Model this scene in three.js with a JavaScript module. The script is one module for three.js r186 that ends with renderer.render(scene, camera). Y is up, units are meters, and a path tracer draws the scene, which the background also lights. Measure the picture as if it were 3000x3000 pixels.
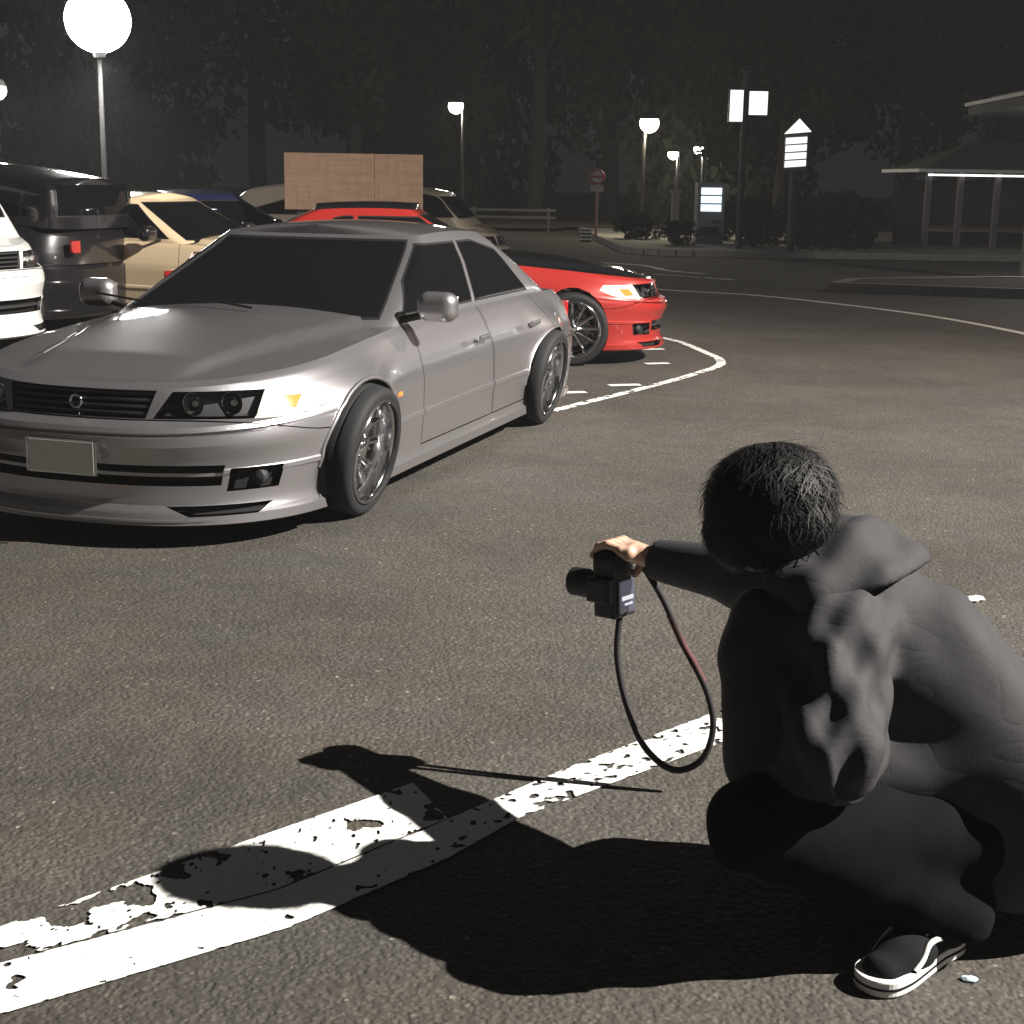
import * as THREE from 'three';
import { toCreasedNormals, mergeGeometries } from 'three/addons/utils/BufferGeometryUtils.js';

// ------------------------------------------------------------------ camera, sky, light, exposure
const scene = new THREE.Scene();
const camera = new THREE.PerspectiveCamera(38.07, 1, 0.05, 400);
camera.position.set(0, 1.505, 0);
camera.rotation.order = 'YXZ';
camera.rotation.set(-0.2215, 0, 0.016);
scene.add(camera);

const renderer = new THREE.WebGLRenderer({ antialias: true });
renderer.toneMapping = THREE.LinearToneMapping;
renderer.toneMappingExposure = 1;
renderer.shadowMap.enabled = true;
renderer.shadowMap.type = THREE.PCFSoftShadowMap;

{ // night sky: an even dark grey, a little paler towards the horizon
  const w = 64, h = 32, d = new Float32Array(w * h * 4);
  for (let j = 0; j < h; j++) for (let i = 0; i < w; i++) {
    const e = Math.abs((j + 0.5) / h - 0.5) * 2, k = 0.0085 + 0.003 * (1 - e);
    d.set([k * 1.0, k * 1.0, k * 1.04, 1], (j * w + i) * 4);
  }
  const sky = new THREE.DataTexture(d, w, h, THREE.RGBAFormat, THREE.FloatType);
  sky.mapping = THREE.EquirectangularReflectionMapping; sky.magFilter = THREE.LinearFilter; sky.needsUpdate = true;
  scene.background = sky; scene.environment = sky;
}
const moon = new THREE.DirectionalLight(0xdfe6ff, 0.02);
moon.position.set(30, 60, 40); moon.castShadow = true; scene.add(moon);
Object.assign(moon.shadow.camera, { left: -40, right: 40, top: 40, bottom: -40, far: 200 });

scene.fog = new THREE.FogExp2(0xf0f1f5, 0.0013);
const KEY = { at: [16.4, 13.6, -1.9], aim: [-4, 0, -6.4], power: 5000, color: [1, 0.955, 0.89], angle: 0.58, blend: 0.85 };
const SIDE = { at: [11.2, 7.6, -13.5], aim: [3.0, 0, -14.0], power: 150, color: [1, 0.80, 0.66], angle: 0.66, blend: 0.6 };

// ------------------------------------------------------------------ helpers
let seed = 7;
const rnd = () => { seed = (seed + 0x6d2b79f5) | 0; let t = Math.imul(seed ^ (seed >>> 15), 1 | seed); t = (t + Math.imul(t ^ (t >>> 7), 61 | t)) ^ t; return ((t ^ (t >>> 14)) >>> 0) / 4294967296; };
const rr = (a, b) => a + (b - a) * rnd();
const clamp = (x, a = 0, b = 1) => Math.max(a, Math.min(b, x));
const lerp = (a, b, t) => a + (b - a) * t;
const sst = (a, b, x) => { const t = clamp((x - a) / (b - a)); return t * t * (3 - 2 * t); };
const V = (x, y, z) => new THREE.Vector3(x, y, z);
const hash = (x, y, z = 0) => { let h = Math.imul(x | 0, 374761393) + Math.imul(y | 0, 668265263) + Math.imul(z | 0, 1274126177); h = Math.imul(h ^ (h >>> 13), 1274126177); return ((h ^ (h >>> 16)) >>> 0) / 4294967296; };
function noise(x, y, z = 0) {
  const i = Math.floor(x), j = Math.floor(y), k = Math.floor(z), f = x - i, g = y - j, h = z - k;
  const u = f * f * (3 - 2 * f), v = g * g * (3 - 2 * g), w = h * h * (3 - 2 * h), L = (c) => lerp(lerp(hash(i, j, c), hash(i + 1, j, c), u), lerp(hash(i, j + 1, c), hash(i + 1, j + 1, c), u), v);
  return h ? lerp(L(k), L(k + 1), w) : L(k);
}
const fbm = (x, y, z = 0, n = 4) => { let s = 0, a = 0.5; for (let i = 0; i < n; i++) { s += a * noise(x, y, z); x = x * 2.03 + 17; y = y * 2.03 + 5; z *= 2.03; a *= 0.5; } return s / (1 - Math.pow(0.5, n)); };
const taken = {};
function numbered(n) { const k = taken[n] = (taken[n] ?? -1) + 1; return k ? n + '_' + String(k).padStart(3, '0') : n; }
function tag(o, label, category, group) { o.userData.label = label; o.userData.category = category; if (group) o.userData.group = group; return o; }
function thing(name, at = [0, 0, 0], turn = 0) { const g = new THREE.Group(); g.name = numbered(name); g.position.set(...at); g.rotation.y = turn; scene.add(g); return g; }
function obj(name, geo, mat, parent) {
  const list = Array.isArray(geo) ? geo : [geo];
  const g = list.length > 1 ? mergeGeometries(list.map((q) => { const c = q.index ? q.toNonIndexed() : q.clone(); for (const k of Object.keys(c.attributes)) if (!['position', 'normal', 'uv'].includes(k)) c.deleteAttribute(k); if (!c.attributes.uv) c.setAttribute('uv', new THREE.BufferAttribute(new Float32Array(c.attributes.position.count * 2), 2)); return c; })) : list[0];
  const m = new THREE.Mesh(g, mat); m.name = parent ? name : numbered(name); m.castShadow = m.receiveShadow = true; (parent ?? scene).add(m); return m;
}
const struct = (name, geo, mat, label) => { const m = obj(name, geo, mat); m.userData.kind = 'structure'; if (label) m.userData.label = label; return m; };
const box = (w, h, d, x = 0, y = 0, z = 0, bev = 0) => {
  let g;
  if (bev) { const s = new THREE.Shape(); const a = w / 2 - bev, b = h / 2 - bev; s.moveTo(-a, -b); s.lineTo(a, -b); s.lineTo(a, b); s.lineTo(-a, b); s.closePath(); g = new THREE.ExtrudeGeometry(s, { depth: d - 2 * bev, bevelSize: bev, bevelThickness: bev, bevelSegments: 2 }); g.translate(0, 0, -d / 2 + bev); }
  else g = new THREE.BoxGeometry(w, h, d);
  return g.translate(x, y, z);
};
const cyl = (r0, r1, h, x = 0, y = 0, z = 0, n = 20) => new THREE.CylinderGeometry(r0, r1, h, n).translate(x, y, z);
function bar(a, b, r, n = 8, r2 = r) { const A = V(...a), B = V(...b), g = new THREE.CylinderGeometry(r2, r, A.distanceTo(B), n); g.applyQuaternion(new THREE.Quaternion().setFromUnitVectors(V(0, 1, 0), B.clone().sub(A).normalize())); const c = A.add(B).multiplyScalar(0.5); return g.translate(c.x, c.y, c.z); }
const tube = (pts, r, seg = 40, n = 8) => new THREE.TubeGeometry(new THREE.CatmullRomCurve3(pts.map((p) => V(...p))), seg, r, n);
const lathe = (pts, n = 32) => new THREE.LatheGeometry(pts.map((p) => new THREE.Vector2(p[0], p[1])), n);
function grid(nu, nv, fn, wrap = false) {
  const p = [], uv = [], ix = [], c = wrap ? nu : nu + 1;
  for (let j = 0; j <= nv; j++) for (let i = 0; i < c; i++) { p.push(...fn(i / nu, j / nv, i, j)); uv.push(i / nu, j / nv); }
  for (let j = 0; j < nv; j++) for (let i = 0; i < nu; i++) { const a = j * c + i, b = j * c + (i + 1) % c, d = a + c, e = b + c; ix.push(a, b, e, a, e, d); }
  const g = new THREE.BufferGeometry(); g.setAttribute('position', new THREE.Float32BufferAttribute(p, 3)); g.setAttribute('uv', new THREE.Float32BufferAttribute(uv, 2)); g.setIndex(ix); g.computeVertexNormals(); return g;
}
function tab(a, x) { if (x <= a[0][0]) return a[0][1]; for (let i = 1; i < a.length; i++) if (x <= a[i][0]) return lerp(a[i - 1][1], a[i][1], (x - a[i - 1][0]) / (a[i][0] - a[i - 1][0])); return a[a.length - 1][1]; }
// triangle soups (18 numbers a triangle: position and normal of its corners) that can be cut along any function
function soupOf(g, crease) {
  if (crease) g = toCreasedNormals(g, crease);
  const q = g.index ? g.toNonIndexed() : g, p = q.attributes.position.array, n = q.attributes.normal.array, o = new Array(p.length * 2);
  for (let i = 0, k = 0; i < p.length; i += 3) { o[k++] = p[i]; o[k++] = p[i + 1]; o[k++] = p[i + 2]; o[k++] = n[i]; o[k++] = n[i + 1]; o[k++] = n[i + 2]; }
  return o;
}
function clip(s, f) {
  const I = [], O = [], all = (T, k) => { for (let i = 0; i < 18; i++) T.push(s[k + i]); };
  for (let k = 0; k < s.length; k += 18) {
    const w = [f(s[k], s[k + 1], s[k + 2]), f(s[k + 6], s[k + 7], s[k + 8]), f(s[k + 12], s[k + 13], s[k + 14])];
    const pos = (w[0] >= 0) + (w[1] >= 0) + (w[2] >= 0);
    if (pos === 3) { all(I, k); continue; }
    if (pos === 0) { all(O, k); continue; }
    const v = [0, 6, 12].map((d) => s.slice(k + d, k + d + 6));
    const one = pos === 1 ? w.findIndex((x) => x >= 0) : w.findIndex((x) => x < 0), a = v[one], b = v[(one + 1) % 3], c = v[(one + 2) % 3], wa = w[one], wb = w[(one + 1) % 3], wc = w[(one + 2) % 3];
    const mid = (p, q, x, y) => { const t = x / (x - y); return p.map((e, i) => e + (q[i] - e) * t); };
    const ab = mid(a, b, wa, wb), ac = mid(a, c, wa, wc), T = pos === 1 ? I : O, Q = pos === 1 ? O : I;
    T.push(...a, ...ab, ...ac); Q.push(...ab, ...b, ...c, ...ab, ...c, ...ac);
  }
  return [I, O];
}
function cut(s, fns) { let I = s; const out = []; for (const f of fns) { const [a, b] = clip(I, f); I = a; for (let i = 0; i < b.length; i++) out.push(b[i]); if (!I.length) break; } return [I, out]; }
function poly(pts, sel, off = 0) {
  const cx = pts.reduce((a, p) => a + p[0], 0) / pts.length, cy = pts.reduce((a, p) => a + p[1], 0) / pts.length;
  return pts.map((p, i) => { const q = pts[(i + 1) % pts.length]; let nx = -(q[1] - p[1]), ny = q[0] - p[0]; const l = Math.hypot(nx, ny); nx /= l; ny /= l; if ((cx - p[0]) * nx + (cy - p[1]) * ny < 0) { nx = -nx; ny = -ny; } return (x, y, z) => { const [a, b] = sel(x, y, z); return (a - p[0]) * nx + (b - p[1]) * ny + off; }; });
}
function geoOf(s, S = [1, 1, 1], d = [0, 0, 0], push = 0) {
  const n = s.length / 6, p = new Float32Array(n * 3), m = new Float32Array(n * 3), uv = new Float32Array(n * 2);
  for (let i = 0; i < n; i++) { for (let k = 0; k < 3; k++) { p[i * 3 + k] = (s[i * 6 + k] + s[i * 6 + 3 + k] * push + d[k]) * S[k]; m[i * 3 + k] = s[i * 6 + 3 + k] / S[k]; } const l = Math.hypot(m[i * 3], m[i * 3 + 1], m[i * 3 + 2]) || 1; for (let k = 0; k < 3; k++) m[i * 3 + k] /= l; uv[i * 2] = p[i * 3] + 0.31 * p[i * 3 + 2]; uv[i * 2 + 1] = p[i * 3 + 1] + 0.47 * p[i * 3 + 2]; }
  const g = new THREE.BufferGeometry(); g.setAttribute('position', new THREE.BufferAttribute(p, 3)); g.setAttribute('normal', new THREE.BufferAttribute(m, 3)); g.setAttribute('uv', new THREE.BufferAttribute(uv, 2)); return g;
}
// surface nets over a distance field
function nets(f, lo, hi, h) {
  const n = lo.map((a, i) => Math.ceil((hi[i] - a) / h) + 1), [nx, ny, nz] = n, F = new Float32Array(nx * ny * nz), at = (i, j, k) => i + nx * (j + ny * k);
  for (let k = 0; k < nz; k++) for (let j = 0; j < ny; j++) for (let i = 0; i < nx; i++) F[at(i, j, k)] = f(lo[0] + i * h, lo[1] + j * h, lo[2] + k * h);
  const id = new Int32Array(nx * ny * nz).fill(-1), p = [], ix = [];
  for (let k = 0; k < nz - 1; k++) for (let j = 0; j < ny - 1; j++) for (let i = 0; i < nx - 1; i++) {
    let c = 0, x = 0, y = 0, z = 0; const e = (a, b) => { const A = F[at(i + a[0], j + a[1], k + a[2])], B = F[at(i + b[0], j + b[1], k + b[2])]; if ((A < 0) !== (B < 0)) { const t = A / (A - B); c++; x += lerp(a[0], b[0], t); y += lerp(a[1], b[1], t); z += lerp(a[2], b[2], t); } };
    for (let a = 0; a < 2; a++) for (let b = 0; b < 2; b++) { e([0, a, b], [1, a, b]); e([a, 0, b], [a, 1, b]); e([a, b, 0], [a, b, 1]); }
    if (c) { id[at(i, j, k)] = p.length / 3; p.push(lo[0] + (i + x / c) * h, lo[1] + (j + y / c) * h, lo[2] + (k + z / c) * h); }
  }
  const quad = (a, b, c, d, flip) => { if (a < 0 || b < 0 || c < 0 || d < 0) return; flip ? ix.push(a, c, b, a, d, c) : ix.push(a, b, c, a, c, d); };
  for (let k = 1; k < nz - 1; k++) for (let j = 1; j < ny - 1; j++) for (let i = 1; i < nx - 1; i++) {
    const A = F[at(i, j, k)] < 0;
    if (A !== F[at(i + 1, j, k)] < 0) quad(id[at(i, j - 1, k - 1)], id[at(i, j, k - 1)], id[at(i, j, k)], id[at(i, j - 1, k)], !A);
    if (A !== F[at(i, j + 1, k)] < 0) quad(id[at(i - 1, j, k - 1)], id[at(i - 1, j, k)], id[at(i, j, k)], id[at(i, j, k - 1)], !A);
    if (A !== F[at(i, j, k + 1)] < 0) quad(id[at(i - 1, j - 1, k)], id[at(i, j - 1, k)], id[at(i, j, k)], id[at(i - 1, j, k)], !A);
  }
  const g = new THREE.BufferGeometry(); g.setAttribute('position', new THREE.Float32BufferAttribute(p, 3)); g.setIndex(ix); g.computeVertexNormals(); return g;
}
const smin = (a, b, k) => { const h = Math.max(k - Math.abs(a - b), 0) / k; return Math.min(a, b) - h * h * k * 0.25; };
function cap(x, y, z, a, b, ra, rb) { const bx = b[0] - a[0], by = b[1] - a[1], bz = b[2] - a[2], px = x - a[0], py = y - a[1], pz = z - a[2], t = clamp((px * bx + py * by + pz * bz) / (bx * bx + by * by + bz * bz)); return Math.hypot(px - bx * t, py - by * t, pz - bz * t) - lerp(ra, rb, t); }
const caps = (list, k = 0.05) => (x, y, z) => { let d = 9; for (const [a, b, ra, rb] of list) d = smin(d, cap(x, y, z, a, b, ra, rb ?? ra), k); return d; };
// textures
function dataTex(w, h, fn, srgb = true, repeat = true) {
  const d = new Uint8Array(w * h * 4); for (let j = 0; j < h; j++) for (let i = 0; i < w; i++) { const c = fn(i, j); d[(j * w + i) * 4] = clamp(c[0]) * 255; d[(j * w + i) * 4 + 1] = clamp(c[1]) * 255; d[(j * w + i) * 4 + 2] = clamp(c[2]) * 255; d[(j * w + i) * 4 + 3] = 255; }
  const t = new THREE.DataTexture(d, w, h); t.magFilter = THREE.LinearFilter; t.minFilter = THREE.LinearMipmapLinearFilter; t.generateMipmaps = true; if (repeat) t.wrapS = t.wrapT = THREE.RepeatWrapping; if (srgb) t.colorSpace = THREE.SRGBColorSpace; t.needsUpdate = true; return t;
}
const lin = (r, g, b) => new THREE.Color().setRGB(r, g, b);
const std = (c, roughness = 0.8, metalness = 0, more = {}) => new THREE.MeshStandardMaterial({ color: lin(...c), roughness, metalness, side: THREE.DoubleSide, ...more });
const phys = (c, roughness, metalness, more = {}) => new THREE.MeshPhysicalMaterial({ color: lin(...c), roughness, metalness, side: THREE.DoubleSide, ...more });

// ------------------------------------------------------------------ ground
const N = 2048, M = 4; // one tile of asphalt: 4 m, 2 mm a pixel
const stones = new Float32Array(N * N), tone = new Float32Array(N * N);
{ // aggregate: overlapping pebbles, a few of them pale
  for (let n = 0; n < 150000; n++) {
    const cx = rnd() * N, cy = rnd() * N, r = rr(1.4, 4.6), h = rr(0.35, 1), q = rnd(), pale = q > 0.9965 ? rr(1.0, 2.6) : q > 0.93 ? rr(0.15, 0.6) : rr(-0.25, 0.16), e = rr(0.7, 1.4);
    const R = Math.ceil(r * 1.5);
    for (let j = -R; j <= R; j++) for (let i = -R; i <= R; i++) { const d = Math.hypot(i * e, j / e) / r; if (d >= 1) continue; const k = ((Math.floor(cy) + j + N) % N) * N + (Math.floor(cx) + i + N) % N, z = h * Math.sqrt(1 - d * d); if (z > stones[k]) { stones[k] = z; tone[k] = pale; } }
  }
}
const wrapNoise = (i, j, s) => { const p = N / s, x = i / s, y = j / s, a = Math.floor(x), b = Math.floor(y), f = x - a, g = y - b, u = f * f * (3 - 2 * f), v = g * g * (3 - 2 * g), q = (m, n) => hash(m % p, n % p, s); return lerp(lerp(q(a, b), q(a + 1, b), u), lerp(q(a, b + 1), q(a + 1, b + 1), u), v); };
const asphaltMap = dataTex(N, N, (i, j) => { const k = j * N + i, b = 0.84 + 0.28 * (wrapNoise(i, j, 256) - 0.5) + 0.20 * (wrapNoise(i, j, 64) - 0.5) + 0.16 * (wrapNoise(i, j, 16) - 0.5) + 0.22 * (hash(i, j) - 0.5), v = clamp(0.076 * b * (1 + tone[k]) * (0.72 + 0.4 * stones[k]), 0, 0.62), warm = wrapNoise(i, j, 128) * 0.10; const s = (x) => Math.pow(x, 1 / 2.2); return [s(v * (1.05 + warm)), s(v * 0.955), s(v * (0.83 - warm))]; });
const asphaltBump = dataTex(1024, 1024, (i, j) => { const v = stones[(j * 2) * N + i * 2]; return [v, v, v]; }, false);
const asphalt = new THREE.MeshStandardMaterial({ map: asphaltMap, bumpMap: asphaltBump, bumpScale: 0.0035, roughness: 0.86, side: THREE.DoubleSide });
function flat(pts, y, inMetres = M) { // a flat polygon with uv in metres
  const s = new THREE.Shape(pts.map((p) => new THREE.Vector2(p[0], -p[1]))), g = new THREE.ShapeGeometry(s); g.rotateX(-Math.PI / 2).translate(0, y, 0);
  const p = g.attributes.position, u = g.attributes.uv; for (let i = 0; i < p.count; i++) u.setXY(i, p.getX(i) / inMetres, p.getZ(i) / inMetres); return g;
}
{ // one sheet to the horizon, denser near by, its tone varying in worn and oily patches
  const wide = (u) => { const q = u * 2 - 1; return 11 * q + 150 * q * q * q * q * q; };
  const g = grid(190, 190, (u, v) => [wide(u), 0, wide(v) - 7]), p = g.attributes.position, c = new Float32Array(p.count * 3), uv = g.attributes.uv;
  for (let i = 0; i < p.count; i++) { const x = p.getX(i), z = p.getZ(i), k = 0.90 + 0.24 * fbm(x * 0.55 + 3, z * 0.55, 0, 4) - 0.12 * sst(0.58, 0.72, fbm(x * 1.4 + 40, z * 1.4, 0, 3)), t = 0.05 * (noise(x * 0.3 + 8, z * 0.3) - 0.4); c.set([k * (1 + t), k, k * (1 - t)], i * 3); uv.setXY(i, x / M, z / M); }
  g.setAttribute('color', new THREE.BufferAttribute(c, 3)); asphalt.vertexColors = true; struct('ground', g, asphalt, 'coarse grey brown asphalt of the car park');
}

// painted markings: ribbons worn through where noise says so
const paint = new THREE.MeshStandardMaterial({ color: lin(0.80, 0.80, 0.76), roughness: 0.7, side: THREE.DoubleSide, bumpMap: asphaltBump, bumpScale: 0.0015 });
function ribbon(name, lo, hi, cell, wear, y = 0.005, label) {
  const L = lo.length - 1; let len = 0; const at = (e, t) => { const k = Math.min(L - 1, Math.floor(t * L)), f = t * L - k; return [lerp(e[k][0], e[k + 1][0], f), lerp(e[k][1], e[k + 1][1], f)]; };
  for (let i = 0; i < L; i++) len += Math.hypot(lo[i + 1][0] - lo[i][0], lo[i + 1][1] - lo[i][1]);
  const w = Math.hypot(hi[0][0] - lo[0][0], hi[0][1] - lo[0][1]);
  const g = grid(Math.ceil(len / cell), Math.max(2, Math.ceil(w / cell)), (u, v) => { const a = at(lo, u), b = at(hi, u); return [lerp(a[0], b[0], v), y, lerp(a[1], b[1], v)]; });
  const [I] = clip(soupOf(g), (x, yy, z) => { const d = edge(x, z, lo, hi); return Math.min(wear(x, z), d + 0.012 * (noise(x * 60, z * 60) - 0.35)); });
  const out = geoOf(I); const p = out.attributes.position, u = out.attributes.uv; for (let i = 0; i < p.count; i++) u.setXY(i, p.getX(i) / M, p.getZ(i) / M);
  return struct(name, out, paint, label);
}
function edge(x, z, lo, hi) { const d = (e) => { let m = 9; for (let i = 0; i + 1 < e.length; i++) { const bx = e[i + 1][0] - e[i][0], bz = e[i + 1][1] - e[i][1], t = clamp(((x - e[i][0]) * bx + (z - e[i][1]) * bz) / (bx * bx + bz * bz)); m = Math.min(m, Math.hypot(x - e[i][0] - bx * t, z - e[i][1] - bz * t)); } return m; }; return Math.min(d(lo), d(hi)); }
const crackLine = [[-1.6, -2.2], [-0.98, -2.61], [-0.49, -2.93], [-0.2, -3.24], [0.14, -3.62], [0.7, -4.17], [1.5, -4.98]];
ribbon('painted_line', [[-1.5, -2.0], [-0.92, -2.43], [-0.44, -2.77], [-0.13, -3.10], [0.03, -3.32], [0.66, -3.9], [1.42, -4.66]], crackLine, 0.006, (x, z) => {
  const right = sst(-0.2, 0.1, x), w = fbm(x * 9, z * 9, 0, 4), pits = noise(x * 75, z * 75) * 0.6 + noise(x * 38 + 9, z * 38) * 0.4;
  return Math.min(0.67 - w + 0.10 * (1 - right) , 0.80 - pits - 0.17 * right) * 0.05;
}, 0.005, 'worn white parking line crossing the asphalt');
ribbon('painted_line', crackLine.slice(0, 4).map((p, i) => [p[0] - 0.003 + (i === 3 ? 0.06 : 0), p[1] - 0.005 - (i === 3 ? 0.065 : 0)]), [[-1.7, -2.12], [-1.03, -2.75], [-0.62, -3.15], [-0.24, -3.52]], 0.006, (x, z) => {
  const worn = Math.exp(-Math.pow((x + 0.78) / 0.17, 2) - Math.pow((z + 2.80) / 0.11, 2)) * 0.42 + Math.exp(-Math.pow((x + 1.05) / 0.22, 2) - Math.pow((z + 2.60) / 0.10, 2)) * 0.42, w = fbm(x * 11 + 4, z * 11, 0, 5);
  return Math.min(0.70 - w - worn + 0.04, 0.84 - noise(x * 70, z * 70)) * 0.05;
}, 0.005, 'second worn white line with scuffed patches beside the first');
function stroke(pts, w, wear, label) { // a line of even width along points
  const c = new THREE.CatmullRomCurve3(pts.map((p) => V(p[0], 0, p[1])), false, 'centripetal'), lo = [], hi = [], n = pts.length * 8;
  for (let i = 0; i <= n; i++) { const p = c.getPoint(i / n), t = c.getTangent(i / n); lo.push([p.x + t.z * w / 2, p.z - t.x * w / 2]); hi.push([p.x - t.z * w / 2, p.z + t.x * w / 2]); }
  return ribbon('painted_line', lo, hi, Math.max(0.015, w / 6), wear, 0.005, label);
}
const speck = (k, s = 12) => (x, z) => (k - 0.6 * fbm(x * s, z * s, 3) - 0.4 * noise(x * 45, z * 45)) * 0.05;
stroke([[-0.6, -8.2], [0.32, -9.84], [0.89, -10.79], [1.45, -11.8], [1.72, -12.4], [1.77, -12.85], [1.72, -13.25], [1.56, -14.2], [1.40, -14.61]], 0.08, speck(0.60), 'thin worn white line rounding the bay beside the red car');
stroke([[-2.5, -24.2], [1.58, -21.56], [2.24, -20.9], [3.2, -20.3], [4.05, -19.1], [4.85, -17.45], [5.31, -15.5], [5.6, -12.5]], 0.13, speck(0.74, 5), 'white edge line along the access road');
stroke([[-6, -28.5], [0.5, -25.8], [2.4, -24.4], [3.4, -23.4]], 0.12, speck(0.6, 5), 'faded white lane line on the access road');
stroke([[-0.5, -29], [2.17, -27.19], [2.6, -25.6], [3.1, -24.8]], 0.16, speck(0.62, 5), 'short faded white dash by the pavement corner');
for (const [x, z, w] of [[0.83, -11.04, 0.24], [1.20, -12.41, 0.2], [1.25, -13.48, 0.22], [0.42, -10.6, 0.2]]) stroke([[x - w / 2, z + 0.02], [x, z - 0.02], [x + w / 2, z - 0.05]], 0.10, speck(0.72), 'scrap of white paint left on the asphalt');

// pavement behind the lot, planting bed, verge
const concrete = new THREE.MeshStandardMaterial({ map: dataTex(256, 256, (i, j) => { const v = 0.60 + 0.12 * (fbm(i / 24, j / 24) - 0.5) + 0.08 * (hash(i, j) - 0.5); return [v, v * 0.98, v * 0.94]; }), roughness: 0.9, side: THREE.DoubleSide });
const soil = new THREE.MeshStandardMaterial({ map: dataTex(256, 256, (i, j) => { const v = 0.20 + 0.14 * (fbm(i / 14, j / 14) - 0.5) + 0.08 * (hash(i, j) - 0.5); return [v * 1.25, v, v * 0.75]; }), roughness: 1, side: THREE.DoubleSide });
function slab(pts, h, kerb, mat, name, label) { // kerb stones round a raised surface
  const s = struct(name, flat(pts, h - 0.02, 1), mat, label), n = pts.length, g = box(1, 1, 1, 0, 0, 0);
  for (let i = 0; i < n; i++) {
    const a = pts[i], b = pts[(i + 1) % n], L = Math.hypot(b[0] - a[0], b[1] - a[1]), c = Math.max(1, Math.round(L / 1.2)), near = (a[1] + b[1]) / 2 > -44; if (!near) continue;
    for (let k = 0; k < c; k++) { const t = (k + 0.5) / c, m = new THREE.Mesh(kerbGeo, concrete); m.name = 'kerb_stone'; m.castShadow = m.receiveShadow = true; m.position.set(lerp(a[0], b[0], t), h / 2, lerp(a[1], b[1], t)); m.rotation.y = -Math.atan2(b[1] - a[1], b[0] - a[0]); m.scale.set((L / c - 0.012), h, kerb); s.add(m); }
  }
  return s;
}
const kerbGeo = box(1, 1, 1);
const arcPts = (cx, cz, r, a0, a1, n) => Array.from({ length: n + 1 }, (_, i) => { const a = lerp(a0, a1, i / n); return [cx + r * Math.cos(a), cz + r * Math.sin(a)]; });
slab([[24, -30.9], [3.6, -30.6], ...arcPts(3.6, -31.9, 1.3, Math.PI * 0.5, Math.PI, 6), [1.9, -44], [24, -46]], 0.13, 0.18, concrete, 'pavement', 'raised pavement with pale kerb stones beyond the access road');
slab([[4.5, -21.3], [7.2, -20.5], [11, -20], [11, -24], [7.2, -23.2], [5, -22.2]], 0.13, 0.15, soil, 'planting_bed', 'kerbed bed of bare brown soil by the access road');
slab([[1.2, -43.5], [-40, -44.5], [-40, -70], [30, -70], [30, -46.5], [1.4, -45]], 0.12, 0.16, soil, 'verge', 'dark verge under the trees behind the car park');

// ------------------------------------------------------------------ vehicles
const rubber = std([0.012, 0.012, 0.013], 0.75), blackTrim = std([0.012, 0.012, 0.012], 0.5), darkPlastic = std([0.03, 0.03, 0.032], 0.6), pit = std([0.006, 0.006, 0.006], 0.9);
const chrome = phys([0.75, 0.75, 0.76], 0.12, 1), alloy = phys([0.55, 0.55, 0.57], 0.22, 1), discMetal = phys([0.25, 0.25, 0.26], 0.4, 1);
const tint = phys([0.006, 0.006, 0.007], 0.03, 0, { ior: 1.5 });
const lens = phys([1, 1, 1], 0.02, 0, { transmission: 1, thickness: 0, ior: 1.5 });
const amber = phys([0.75, 0.26, 0.05], 0.12, 0, { clearcoat: 1, clearcoatRoughness: 0.03 }), redLens = phys([0.45, 0.01, 0.012], 0.1, 0, { clearcoat: 1, clearcoatRoughness: 0.03 });
const carPaint = (c, metal = 0.35, rough = 0.38) => phys(c, rough, metal, { clearcoat: 1, clearcoatRoughness: 0.04 });
const clearLens = phys([0.66, 0.63, 0.58], 0.15, 0, { clearcoat: 1, clearcoatRoughness: 0.03 });
const plateWhite = std([0.80, 0.81, 0.78], 0.5);

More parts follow.
